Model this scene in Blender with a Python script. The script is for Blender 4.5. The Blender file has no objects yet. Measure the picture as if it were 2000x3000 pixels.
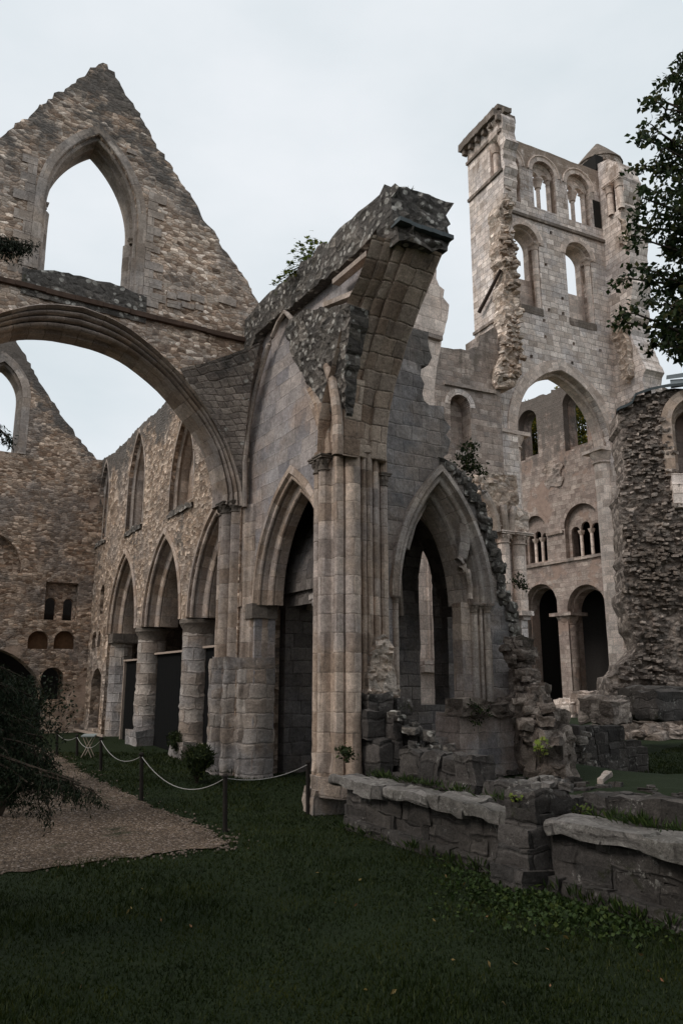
import bpy, bmesh, math, random
import numpy as np
from math import sin, cos, pi, radians, sqrt, atan2, degrees
from mathutils import Vector, noise, geometry
random.seed(7); np.random.seed(7)
S = bpy.context.scene; COL = S.collection
# ---------------------------------------------------------------- camera, sky, sun, exposure
F = 2222.0; PITCH = radians(12.7); HC = 2.2
cd = bpy.data.cameras.new("camera"); co = bpy.data.objects.new("camera", cd); COL.objects.link(co)
co.location = (0, 0, HC); co.rotation_euler = (pi/2+PITCH, 0, 0)
cd.sensor_fit = 'HORIZONTAL'; cd.sensor_width = 24; cd.lens = 24*F/2000; cd.clip_end = 3000; cd.clip_start = .05
S.camera = co
S.view_settings.view_transform = 'Standard'; S.view_settings.look = 'None'
S.view_settings.exposure = 0; S.view_settings.gamma = 1
SUN_EL, SUN_AZ = radians(42), radians(-118)      # azimuth from +Y towards +X
W = bpy.data.worlds.new("World"); S.world = W; W.use_nodes = True
nt = W.node_tree; nt.nodes.clear()
def wn(t, **k):
    n = nt.nodes.new(t)
    for a, b in k.items(): setattr(n, a, b)
    return n
out = wn('ShaderNodeOutputWorld'); add = wn('ShaderNodeAddShader')
b1 = wn('ShaderNodeBackground'); b2 = wn('ShaderNodeBackground')
sky = wn('ShaderNodeTexSky', sky_type='NISHITA', sun_disc=False, sun_elevation=SUN_EL, sun_rotation=SUN_AZ, air_density=1.0, dust_density=3.0)
nt.links.new(sky.outputs[0], b1.inputs[0]); b1.inputs[1].default_value = .012
tc = wn('ShaderNodeTexCoord'); mp = wn('ShaderNodeMapping'); mp.inputs['Scale'].default_value = (1, 1, 2.2)
nz = wn('ShaderNodeTexNoise'); nz.inputs['Scale'].default_value = 2.2; nz.inputs['Detail'].default_value = 6; nz.inputs['Roughness'].default_value = .52
rp = wn('ShaderNodeValToRGB'); e = rp.color_ramp.elements
e[0].position = .3; e[0].color = (.68, .75, .785, 1); e[1].position = .7; e[1].color = (.87, .90, .93, 1)
nt.links.new(tc.outputs['Generated'], mp.inputs[0]); nt.links.new(mp.outputs[0], nz.inputs[0]); nt.links.new(nz.outputs[0], rp.inputs[0])
nt.links.new(rp.outputs[0], b2.inputs[0]); b2.inputs[1].default_value = .97
nt.links.new(b1.outputs[0], add.inputs[0]); nt.links.new(b2.outputs[0], add.inputs[1]); nt.links.new(add.outputs[0], out.inputs[0])
ld = bpy.data.lights.new("sun", 'SUN'); ld.energy = 1.3; ld.angle = radians(18); ld.color = (1, .95, .89)
lo = bpy.data.objects.new("sun", ld); COL.objects.link(lo)
lo.rotation_euler = Vector((-sin(SUN_AZ)*cos(SUN_EL), -cos(SUN_AZ)*cos(SUN_EL), -sin(SUN_EL))).to_track_quat('-Z', 'Y').to_euler()
lo.location = (-10, -5, 30)

# ---------------------------------------------------------------- survey helpers: rays of the photo cut with real wall planes
K = 2000/1568                              # pixel readings below were taken on a 1568 px wide copy
def ray(x, y):
    xc = x*K-1000; yc = 1500-y*K
    return Vector((xc, F*cos(PITCH)-yc*sin(PITCH), yc*cos(PITCH)+F*sin(PITCH)))
CAM = Vector((0, 0, HC))
dA = Vector((sin(radians(-31.3)), cos(radians(-31.3)), 0)); dB = Vector((sin(radians(58.7)), cos(radians(58.7)), 0))
Zv = Vector((0, 0, 1))
def at(x, y, z=0):
    r = ray(x, y); return CAM+r*((z-HC)/r.z)
P0 = at(727.6, 1864.4)
def smooth(a, b, x):
    t = min(1, max(0, (x-a)/(b-a))); return t*t*(3-2*t)
def gz(x, y):
    s = (Vector((x, y, 0))-P0).dot(dA)
    return .26*smooth(-.5, 4, s)+.16*smooth(4, 15, s)
def gat(x, y):
    p = at(x, y, 0)
    for _ in range(6): p = at(x, y, gz(p.x, p.y))
    return p
class Fr:
    def __init__(f, o, az):
        f.o = Vector((o[0], o[1], 0)); a = radians(az)
        f.u = Vector((sin(a), cos(a), 0)); n = Vector((f.u.y, -f.u.x, 0))
        if n.dot(f.o) < 0: n = -n
        f.n = n                            # n leads away from the camera
    def p(f, s, z, d=0): return f.o+f.u*s+f.n*d+Zv*z
    def hit(f, x, y, d=0):
        r = ray(x, y); o = f.o+f.n*d; t = (o-CAM).dot(f.n)/r.dot(f.n); q = CAM+r*t
        return ((q-o).dot(f.u), q.z)
    def hits(f, pts, d=0): return [f.hit(x, y, d) for x, y in pts]
FA = Fr(P0, -31.3)
FB = Fr(P0, 58.7)
FG1 = Fr(P0+dA*3.57, 58.7)
FG2 = Fr(P0+dA*17.52, 58.7)

# ---------------------------------------------------------------- materials
def nm(name):
    m = bpy.data.materials.new(name); m.use_nodes = True; t = m.node_tree; t.nodes.clear()
    o = t.nodes.new('ShaderNodeOutputMaterial'); b = t.nodes.new('ShaderNodeBsdfPrincipled'); t.links.new(b.outputs[0], o.inputs[0])
    b.inputs['Roughness'].default_value = .92; b.inputs['Specular IOR Level'].default_value = .2
    return m, t, b
class G:
    def __init__(g, t): g.t = t
    def n(g, typ, ins={}, **k):
        n = g.t.nodes.new(typ)
        for a, b in k.items(): setattr(n, a, b)
        for a, b in ins.items():
            if hasattr(b, 'is_output') or isinstance(b, bpy.types.NodeSocket): g.t.links.new(b, n.inputs[a])
            else: n.inputs[a].default_value = b
        return n
    def math(g, op, a, b=0., c=None, clamp=False):
        n = g.n('ShaderNodeMath', {0: a, 1: b}, operation=op); n.use_clamp = clamp
        if c is not None:
            if isinstance(c, bpy.types.NodeSocket): g.t.links.new(c, n.inputs[2])
            else: n.inputs[2].default_value = c
        return n.outputs[0]
    def mix(g, f, a, b, bt='MIX'):
        n = g.t.nodes.new('ShaderNodeMix'); n.data_type = 'RGBA'; n.blend_type = bt
        for i, v in ((0, f), (6, a), (7, b)):
            if isinstance(v, bpy.types.NodeSocket): g.t.links.new(v, n.inputs[i])
            else: n.inputs[i].default_value = v if i == 0 else (*v[:3], 1)
        return n.outputs[2]
    def ramp(g, f, stops, interp='LINEAR'):
        n = g.n('ShaderNodeValToRGB', {0: f}); r = n.color_ramp; r.interpolation = interp
        while len(r.elements) < len(stops): r.elements.new(.5)
        for el, (p, c) in zip(r.elements, stops):
            el.position = p; el.color = (c, c, c, 1) if isinstance(c, (int, float)) else (*c, 1)
        return n.outputs[0]
    def noise(g, vec, scale, detail=3, rough=.5):
        return g.n('ShaderNodeTexNoise', {'Vector': vec, 'Scale': scale, 'Detail': detail, 'Roughness': rough}).outputs[0]
    def smap(g, v, a, b, x=0., y=1.):
        return g.n('ShaderNodeMapRange', {0: v, 1: a, 2: b, 3: x, 4: y}, interpolation_type='SMOOTHSTEP').outputs[0]
def masonry(name, kind='rubble', sx=.24, sz=.13, cols=None, patch=None, patch_amt=.5, mortar=(.2, .165, .135), dark=.4, dz=None,
            streak=.4, lichen=0., lsc=6., bump=.6, bumpd=.04, warp=.05, moss=0., mw=.1, plaster=None, darkcol=(.045, .043, .04), gain=1., vis_=.85):
    m, t, b = nm(name); g = G(t)
    uv = g.n('ShaderNodeUVMap').outputs[0]; pos = g.n('ShaderNodeNewGeometry').outputs['Position']
    wcol = g.n('ShaderNodeTexNoise', {'Vector': pos, 'Scale': 1.6, 'Detail': 3}).outputs['Color']
    w = g.n('ShaderNodeVectorMath', {0: wcol, 1: (.5, .5, .5)}, operation='SUBTRACT').outputs[0]
    w2 = g.n('ShaderNodeVectorMath', {0: w, 1: (warp*2, warp*2, 0)}, operation='MULTIPLY').outputs[0]
    uvw = g.n('ShaderNodeVectorMath', {0: uv, 1: w2}, operation='ADD').outputs[0]
    cols = cols or [(.2, .155, .115), (.27, .215, .165), (.33, .285, .24), (.24, .215, .19)]
    def rubble(sx, sz, mw):
        v = g.n('ShaderNodeVectorMath', {0: uvw, 1: (1/sx, 1/sz, 0)}, operation='MULTIPLY').outputs[0]
        vo = g.n('ShaderNodeTexVoronoi', {'Vector': v, 'Scale': 1., 'Randomness': .85}, voronoi_dimensions='2D')
        ed = g.n('ShaderNodeTexVoronoi', {'Vector': v, 'Scale': 1., 'Randomness': .85}, voronoi_dimensions='2D', feature='DISTANCE_TO_EDGE')
        rnd = g.n('ShaderNodeSeparateColor', {0: vo.outputs['Color']})
        return rnd.outputs[0], rnd.outputs[1], g.smap(ed.outputs['Distance'], .02, mw), g.smap(ed.outputs['Distance'], 0, mw*3.2)
    def ashlar(sx, sz, mw):
        br = g.n('ShaderNodeTexBrick', {'Vector': uvw, 'Color1': (0, 0, 0, 1), 'Color2': (1, 1, 1, 1), 'Mortar': (.5, .5, .5, 1), 'Scale': 1.,
                 'Mortar Size': mw*sz*.42, 'Mortar Smooth': .4, 'Brick Width': sx, 'Row Height': sz}, offset=.45, squash=.8, squash_frequency=3)
        r = g.n('ShaderNodeSeparateColor', {0: br.outputs[0]}).outputs[0]
        inv = g.math('SUBTRACT', 1., br.outputs['Fac'])
        br2 = g.n('ShaderNodeTexBrick', {'Vector': uvw, 'Color1': (0, 0, 0, 1), 'Color2': (1, 1, 1, 1), 'Scale': 1.,
                 'Mortar Size': mw*sz*1.3, 'Mortar Smooth': 1., 'Brick Width': sx, 'Row Height': sz}, offset=.45, squash=.8, squash_frequency=3)
        return r, g.noise(pos, 3.1, 1), inv, g.math('SUBTRACT', 1., br2.outputs['Fac'])
    if kind == 'rubble':
        A_ = rubble(sx, sz, mw); B_ = rubble(sx*1.8, sz*1.7, mw*.7); bm = g.smap(g.noise(pos, .9, 3, .6), .585, .6)
        rnd, rnd2, stone, dome = (g.n('ShaderNodeMix', {0: bm, 2: a_, 3: b_}, data_type='FLOAT').outputs[0] for a_, b_ in zip(A_, B_))
    else: rnd, rnd2, stone, dome = ashlar(sx, sz, mw)
    n = len(cols)
    c = g.ramp(rnd, [(i/(n-1), cols[i]) for i in range(n)])
    # second tone in broad patches
    if patch:
        pm = g.smap(g.noise(pos, .55, 5, .6), .47, .6)
        c = g.mix(g.math('MULTIPLY', pm, patch_amt), c, g.mix(rnd2, [v*.75 for v in patch], [v*1.2 for v in patch]))
    c = g.mix(1., c, g.ramp(g.math('FRACT', g.math('MULTIPLY', rnd, 7.31)), [(0., .62), (.55, .95), (1., 1.5)] if kind == 'rubble' else [(0., .84), (.5, .98), (1., 1.2)]), 'MULTIPLY')
    fine = g.noise(pos, 14, 6, .7)
    mid = g.noise(pos, 2.3, 5, .65)
    c = g.mix(1., c, g.ramp(fine, [(.25, .62), (.75, 1.35)]), 'MULTIPLY')
    c = g.mix(1., c, g.ramp(mid, [(.3, .72), (.7, 1.22)]), 'MULTIPLY')
    c = g.mix(1., c, g.ramp(g.noise(pos, 42, 3, .8), [(.3, .72), (.7, 1.3)]), 'MULTIPLY')
    vis = g.smap(g.noise(pos, 3.7, 4, .7), .33, .6)
    stone = g.math('MAXIMUM', stone, g.math('MULTIPLY', vis, vis_))
    c = g.mix(stone, mortar, c)
    if plaster:                             # smears of render that survive on the face
        pl = g.smap(g.noise(pos, .42, 4, .62), plaster[1], plaster[1]+.06)
        pc = g.mix(1., plaster[0], g.ramp(g.noise(pos, 4, 6, .7), [(.2, .7), (.8, 1.25)]), 'MULTIPLY')
        c = g.mix(pl, c, pc); keep = g.math('SUBTRACT', 1., g.math('MULTIPLY', pl, .85)); 
    else: keep = None
    # dark crust of algae and lichen
    sp = g.n('ShaderNodeSeparateXYZ', {0: pos}).outputs[2]
    st = g.n('ShaderNodeVectorMath', {0: pos, 1: (2.2, 2.2, .22)}, operation='MULTIPLY').outputs[0]
    q = g.math('ADD', g.math('MULTIPLY', g.noise(pos, 1.1, 6, .7), 1-streak*.5), g.math('MULTIPLY', g.noise(st, 1., 5, .6), streak*.5))
    q = g.math('ADD', q, g.math('MULTIPLY', g.math('SUBTRACT', rnd2, .5), .10))
    if dz: q = g.math('ADD', q, g.smap(sp, dz[0], dz[1], 0, .24))
    rimn = g.n('ShaderNodeAttribute', attribute_name='rim').outputs['Fac']
    q = g.math('ADD', q, g.math('MULTIPLY', rimn, .17))
    dm = g.smap(q, .74-dark*.32, .90-dark*.32)
    c = g.mix(g.math('MULTIPLY', dm, .88), c, g.mix(g.ramp(fine, [(.3, 0.), (.7, 1.)]), darkcol, [v*2.4 for v in darkcol]))
    if moss:
        mm = g.smap(g.noise(pos, 1.9, 6, .7), .66-moss*.2, .76-moss*.2)
        c = g.mix(g.math('MULTIPLY', mm, .8), c, (.03, .035, .012))
    if lichen:
        lv = g.n('ShaderNodeTexVoronoi', {'Vector': g.n('ShaderNodeVectorMath', {0: pos, 1: g.n('ShaderNodeVectorMath', {0: w, 1: (.25, .25, .25)}, operation='MULTIPLY').outputs[0]}, operation='ADD').outputs[0], 'Scale': lsc})
        ls = g.math('MULTIPLY', g.smap(lv.outputs['Distance'], .36, .26), g.smap(g.noise(pos, 1.7, 4, .6), .62-lichen*.25, .68-lichen*.25))
        if lsc > 8: ls = g.math('MULTIPLY', g.smap(g.noise(pos, lsc*.8, 8, .8), .545, .60), g.smap(g.noise(pos, 1.7, 4, .6), .62-lichen*.25, .68-lichen*.25))
        else: ls = g.math('MULTIPLY', ls, g.smap(g.noise(pos, 12, 5, .8), .30, .42))
        c = g.mix(g.math('MULTIPLY', ls, .8), c, g.ramp(g.noise(pos, 6, 3), [(.35, (.24, .24, .22)), (.65, (.48, .475, .44))]))
    c = g.mix(1., c, (1.40*gain, 1.32*gain, 1.29*gain), 'MULTIPLY')
    t.links.new(c, b.inputs['Base Color'])
    h = g.math('ADD', g.math('ADD', g.math('MULTIPLY', g.math('MULTIPLY', dome, stone), .28), g.math('MULTIPLY', rnd, .42)), g.math('MULTIPLY', g.noise(pos, 5.5, 4, .65), .5))
    if keep is not None: h = g.math('MULTIPLY', h, keep)
    pits = g.smap(g.n('ShaderNodeTexVoronoi', {'Vector': pos, 'Scale': 9.}).outputs['Distance'], .0, .16)
    h = g.math('ADD', h, g.math('ADD', g.math('MULTIPLY', fine, .55), g.math('MULTIPLY', pits, .25)))
    bp = g.n('ShaderNodeBump', {'Strength': bump, 'Distance': bumpd, 'Height': h})
    t.links.new(bp.outputs[0], b.inputs['Normal'])
    return m
def plain(name, col, rough=.9, var=.35, scale=8, bump=.3, bd=.01, metallic=0):
    m, t, b = nm(name); g = G(t); pos = g.n('ShaderNodeNewGeometry').outputs['Position']
    nz = g.noise(pos, scale, 6, .7)
    c = g.mix(1., col, g.ramp(nz, [(.25, 1-var), (.75, 1+var)]), 'MULTIPLY')
    t.links.new(c, b.inputs['Base Color']); b.inputs['Roughness'].default_value = rough; b.inputs['Metallic'].default_value = metallic
    if bump: t.links.new(g.n('ShaderNodeBump', {'Strength': bump, 'Distance': bd, 'Height': nz}).outputs[0], b.inputs['Normal'])
    return m
def leafmat(name, c1, c2, c3=None, trans=.25, patch=None):
    m, t, b = nm(name); g = G(t); r = g.n('ShaderNodeNewGeometry').outputs['Random Per Island']
    st = [(0, c1), (.7, c2)]+([(1, c3)] if c3 else [])
    c = g.ramp(r, st)
    if patch: c = g.mix(1., c, g.ramp(g.noise(g.n('ShaderNodeNewGeometry').outputs['Position'], 1.1, 6, .7), [(.3, (.45, .5, .5)), (.5, (1, 1, 1)), (.7, (2.0, 1.55, 1.1))]), 'MULTIPLY')
    t.links.new(c, b.inputs['Base Color']); b.inputs['Roughness'].default_value = .6
    tr = g.n('ShaderNodeBsdfTranslucent', {'Color': c}); mx = g.n('ShaderNodeMixShader', {0: trans})
    t.links.new(b.outputs[0], mx.inputs[1]); t.links.new(tr.outputs[0], mx.inputs[2])
    t.links.new(mx.outputs[0], [n for n in t.nodes if n.type == 'OUTPUT_MATERIAL'][0].inputs[0])
    return m
M = {}
M['gable'] = masonry('gable rubble masonry', gain=1.18, vis_=.6, sx=.155, sz=.07, warp=.04, cols=[(.165, .118, .086), (.28, .208, .155), (.54, .46, .38), (.225, .168, .126), (.32, .26, .21), (.60, .535, .465)], patch=(.19, .175, .16), patch_amt=.6,
    mortar=(.175, .12, .083), dark=.28, dz=(10.5, 19), streak=.6, bump=.9, bumpd=.032)
M['far'] = masonry('far gable masonry', gain=1.15, sx=.17, sz=.078, warp=.05, cols=[(.16, .11, .078), (.25, .18, .13), (.44, .36, .29), (.2, .15, .11), (.31, .25, .2)], patch=(.17, .165, .16), patch_amt=.6,
    mortar=(.15, .11, .08), dark=.30, dz=(9, 16), streak=.6, bump=.9, bumpd=.05, plaster=((.29, .225, .18), .56))
M['nave'] = masonry('nave rubble masonry', gain=1.05, sx=.18, sz=.09, warp=.05, cols=[(.17, .125, .09), (.26, .20, .15), (.43, .36, .295), (.22, .17, .13), (.31, .255, .2)], patch=(.2, .19, .18), patch_amt=.5,
    mortar=(.15, .115, .09), dark=.30, dz=(6.5, 12.5), streak=.8, bump=.85, bumpd=.045)
M['ashgrey'] = masonry('grey ashlar', 'ashlar', sx=.62, sz=.31, cols=[(.21, .205, .215), (.26, .25, .25), (.30, .275, .26), (.235, .225, .23)], patch=(.27, .215, .18), patch_amt=.7,
    mortar=(.08, .075, .07), dark=.25, dz=(8, 14), streak=.9, bump=.6, bumpd=.02, warp=.03, mw=.07)
M['ashtan'] = masonry('dressed tan stone', 'ashlar', sx=.5, sz=.34, cols=[(.22, .17, .132), (.30, .24, .192), (.38, .32, .268), (.26, .222, .195)], patch=(.27, .25, .245), patch_amt=.5,
    mortar=(.09, .075, .06), dark=.24, streak=.8, bump=.6, bumpd=.02, warp=.03, mw=.06)
M['archtan'] = masonry('eroded tan arch stone', 'ashlar', sx=.5, sz=.33, cols=[(.24, .18, .135), (.32, .25, .195), (.40, .335, .275), (.27, .22, .18)], patch=(.2, .135, .085), patch_amt=.5,
    mortar=(.09, .07, .055), dark=.3, dz=(7.5, 12), streak=.9, bump=1., bumpd=.045, warp=.03, mw=.07)
M['ring'] = masonry('dressed arch stone', 'ashlar', sx=.42, sz=.36, cols=[(.25, .21, .175), (.31, .265, .225), (.36, .32, .28), (.28, .24, .21)], patch=(.24, .235, .235), patch_amt=.5,
    mortar=(.12, .1, .085), dark=.22, dz=(8, 17), streak=.5, bump=.5, bumpd=.02, warp=.02, mw=.06)
M['crust'] = masonry('blackened lichen crusted stone', sx=.27, sz=.19, cols=[(.08, .076, .07), (.13, .12, .105), (.19, .175, .155), (.1, .092, .085)], patch=(.06, .057, .054), patch_amt=.5,
    mortar=(.03, .027, .024), dark=.78, dz=(8, 13), streak=.3, lichen=.95, bump=1., bumpd=.08, moss=.1)
M['web'] = masonry('vault web blocks', 'ashlar', sx=.22, sz=.15, cols=[(.17, .148, .13), (.25, .22, .19), (.32, .28, .245), (.2, .175, .155)], patch=(.15, .135, .125), patch_amt=.4,
    mortar=(.06, .053, .047), dark=.36, dz=(8.2, 10.0), streak=.3, lichen=.3, bump=1., bumpd=.06, warp=.10, mw=.12)
M['ashgrey2'] = masonry('battered grey ashlar', 'ashlar', gain=1.3, sx=.5, sz=.3, cols=[(.11, .11, .112), (.17, .165, .165), (.22, .205, .195), (.14, .135, .135)], patch=(.16, .135, .115), patch_amt=.7,
    mortar=(.09, .085, .08), dark=.42, dz=(6.5, 13), streak=.8, bump=.8, bumpd=.04, warp=.05, mw=.06, moss=.08)
M['low'] = masonry('low wall weathered blocks', 'ashlar', sx=.62, sz=.3, cols=[(.06, .057, .054), (.095, .09, .085), (.13, .12, .112), (.075, .07, .065)], patch=(.07, .063, .054), patch_amt=.5,
    mortar=(.025, .023, .02), dark=.52, streak=.7, lichen=.42, lsc=13., bump=.9, bumpd=.05, warp=.07, moss=.25, mw=.09, gain=.52)
M['lowtop'] = masonry('pale lichen coping', 'ashlar', sx=.8, sz=.6, cols=[(.16, .155, .145), (.25, .24, .225), (.20, .19, .18)], patch=(.12, .115, .1), patch_amt=.6,
    mortar=(.04, .036, .032), dark=.66, streak=.2, lichen=1.1, lsc=11., bump=1., bumpd=.05, warp=.08, mw=.06, gain=.56)
M['shadedwall'] = masonry('inner wall with painted shade', 'ashlar', sx=.5, sz=.3, cols=[(.07, .062, .056), (.10, .09, .082), (.13, .118, .108)], patch=(.08, .08, .085), patch_amt=.5,  # stone darkened so the interior shade sits in its colour
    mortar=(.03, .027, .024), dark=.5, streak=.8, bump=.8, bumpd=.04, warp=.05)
M['tower'] = masonry('tower ashlar', 'ashlar', gain=1.06, vis_=.35, sx=.68, sz=.40, cols=[(.36, .31, .27), (.46, .41, .37), (.58, .53, .485), (.42, .375, .345)], patch=(.4, .385, .385), patch_amt=.6,
    mortar=(.15, .115, .095), dark=.28, dz=(20, 46), streak=.7, bump=.7, bumpd=.06, warp=.06, mw=.11, darkcol=(.10, .078, .06))
M['towerring'] = masonry('tower dressed stone', 'ashlar', gain=.94, vis_=.6, sx=.6, sz=.5, cols=[(.45, .375, .32), (.54, .465, .41), (.60, .53, .47)], patch=(.4, .36, .33), patch_amt=.4,
    mortar=(.24, .19, .16), dark=.12, streak=.6, bump=.5, bumpd=.04, warp=.03, mw=.06, darkcol=(.12, .095, .075))
M['towerdark'] = masonry('tower weathered face', 'ashlar', sx=.6, sz=.34, cols=[(.20, .165, .14), (.27, .225, .195), (.32, .275, .24), (.23, .2, .18)], patch=(.18, .165, .155), patch_amt=.6,
    mortar=(.12, .095, .08), dark=.42, dz=(8, 30), streak=.9, bump=.8, bumpd=.06, warp=.08, mw=.1, darkcol=(.07, .06, .05))
M['core'] = masonry('exposed rubble core', gain=1.08, sx=.34, sz=.2, cols=[(.26, .215, .175), (.37, .32, .27), (.50, .445, .39), (.3, .255, .22)], patch=(.3, .22, .16), patch_amt=.5,
    mortar=(.2, .145, .105), dark=.2, streak=.3, bump=1., bumpd=.09, warp=.12, mw=.16)
M['core2'] = masonry('dark rubble core', sx=.42, sz=.22, cols=[(.13, .112, .098), (.21, .182, .16), (.33, .29, .255), (.16, .142, .125)], patch=(.15, .125, .1), patch_amt=.5,
    mortar=(.085, .068, .055), dark=.42, streak=.4, bump=1., bumpd=.12, warp=.14, mw=.2)
M['navewall'] = masonry('great nave wall masonry', 'ashlar', vis_=.6, sx=.55, sz=.33, cols=[(.19, .155, .135), (.255, .215, .19), (.30, .26, .23), (.22, .19, .17)], patch=(.215, .175, .155), patch_amt=.7,
    mortar=(.13, .10, .085), dark=.34, dz=(12, 24), streak=.9, bump=.7, bumpd=.06, warp=.07, mw=.1, plaster=((.235, .18, .15), .55), darkcol=(.06, .055, .05))
M['slate'] = plain('grey lead roofing', (.085, .098, .102), .6, .3, 3, .2)
M['iron'] = plain('dark rusted iron', (.05, .035, .028), .7)
M['wood'] = plain('dark weathered wood', (.022, .018, .015), .9)
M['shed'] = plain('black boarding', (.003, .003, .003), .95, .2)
M['trim'] = plain('pale painted board edge', (.42, .33, .27), .7, .2)
M['rope'] = plain('white rope', (.36, .34, .32), .8, .15, 60)
M['white'] = plain('white plastic board', (.28, .31, .30), .5, .1)
M['bark'] = plain('bark', (.05, .038, .028), .95, .4, 12, .8, .03)
M['oak'] = leafmat('deep green leaves', (.010, .019, .007), (.030, .05, .014), (.075, .07, .02), .35)
M['yew'] = leafmat('yew needles', (.005, .011, .004), (.014, .025, .009), (.028, .03, .012), .1)
M['maple'] = leafmat('fresh green leaves', (.05, .085, .015), (.11, .14, .02), (.16, .15, .03), .35)
M['maplebright'] = leafmat('bright maple leaves', (.10, .15, .02), (.17, .21, .03), (.22, .22, .04), .3)
M['autumn'] = leafmat('yellowing leaves', (.035, .05, .01), (.11, .11, .015), (.30, .22, .03), .4)
M['fern'] = leafmat('wall plant leaves', (.012, .02, .006), (.03, .045, .012), (.06, .07, .02), .2)
M['blade'] = leafmat('grass blades', (.011, .019, .003), (.022, .035, .006), (.036, .044, .009), .2, True)
M['shadedstone'] = plain('inner stone with painted shade', (.03, .026, .024))  # shade of the closed interiors is put into this stone colour
M['weed'] = leafmat('broad weed leaves', (.018, .032, .008), (.035, .06, .014), (.07, .09, .02), .2)
M['dryleaf'] = leafmat('fallen leaves', (.12, .07, .03), (.2, .15, .05), (.25, .11, .06), .1)
M['gravelstone'] = plain('pebble', (.2, .155, .125), .9, .5, 20)
def ground_mat():
    m, t, b = nm('turf'); g = G(t); pos = g.n('ShaderNodeNewGeometry').outputs['Position']
    c = g.ramp(g.noise(pos, 1.3, 6, .7), [(.25, (.009, .016, .005)), (.55, (.016, .027, .008)), (.8, (.026, .033, .011))])
    c = g.mix(g.smap(g.noise(pos, 30, 4, .7), .35, .7), c, (.018, .028, .008))
    t.links.new(c, b.inputs['Base Color'])
    t.links.new(g.n('ShaderNodeBump', {'Strength': 1., 'Distance': .03, 'Height': g.noise(pos, 40, 5, .8)}).outputs[0], b.inputs['Normal'])
    return m
def gravel_mat():
    m, t, b = nm('gravel'); g = G(t); pos = g.n('ShaderNodeNewGeometry').outputs['Position']
    v = g.n('ShaderNodeTexVoronoi', {'Vector': pos, 'Scale': 38.})
    r = g.n('ShaderNodeSeparateColor', {0: v.outputs['Color']}).outputs[0]
    c = g.ramp(r, [(0, (.05, .036, .028)), (.5, (.125, .088, .062)), (.85, (.19, .138, .098)), (1, (.36, .30, .26))])
    c = g.mix(1., c, g.ramp(g.noise(pos, .9, 5, .65), [(.3, .6), (.7, 1.25)]), 'MULTIPLY')
    gm = g.smap(g.noise(pos, 1.1, 5, .7), .57, .68)
    c = g.mix(g.math('MULTIPLY', gm, .7), c, (.02, .026, .009))
    t.links.new(c, b.inputs['Base Color'])
    h = g.math('SUBTRACT', 1., v.outputs['Distance'])
    t.links.new(g.n('ShaderNodeBump', {'Strength': 1., 'Distance': .02, 'Height': h}).outputs[0], b.inputs['Normal'])
    return m
M['turf'] = ground_mat(); M['gravel'] = gravel_mat()

# ---------------------------------------------------------------- object helpers
def tag(o, label=None, cat=None, group=None, kind=None):
    if label: o['label'] = label
    if cat: o['category'] = cat
    if group: o['group'] = group
    if kind: o['kind'] = kind
    return o
def empty(name, loc, label, cat, group=None):
    o = bpy.data.objects.new(name, None); COL.objects.link(o); o.location = loc; o.empty_display_size = .2
    return tag(o, label, cat, group, 'thing')
def wloc(o):
    v = Vector(o.location)
    while o.parent: o = o.parent; v += Vector(o.location)
    return v
def link(name, verts, faces, mat, parent=None, uvs=None, loc=None, sharp=None, thing=None):
    """verts in world metres; the mesh is stored relative to its parent (or to loc)"""
    me = bpy.data.meshes.new(name)
    V = np.array([tuple(v) for v in verts], dtype=float) if not isinstance(verts, np.ndarray) else verts
    if parent is not None: base = np.array(wloc(parent))
    elif loc is not None: base = np.array(loc)
    else: base = np.array([V[:, 0].mean(), V[:, 1].mean(), V[:, 2].min()])
    me.from_pydata((V-base).tolist(), [], faces)
    if uvs is not None:
        ul = me.uv_layers.new(name='UVMap')
        ul.data.foreach_set('uv', np.array(uvs, dtype=np.float32).ravel())
    me.materials.append(mat)
    if sharp is not None:
        me.polygons.foreach_set('use_smooth', [True]*len(me.polygons)); me.set_sharp_from_angle(angle=radians(sharp))
    me.update()
    o = bpy.data.objects.new(name, me); COL.objects.link(o)
    if parent is not None: o.parent = parent
    else: o.location = base
    if thing: tag(o, *thing)
    return o
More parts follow.
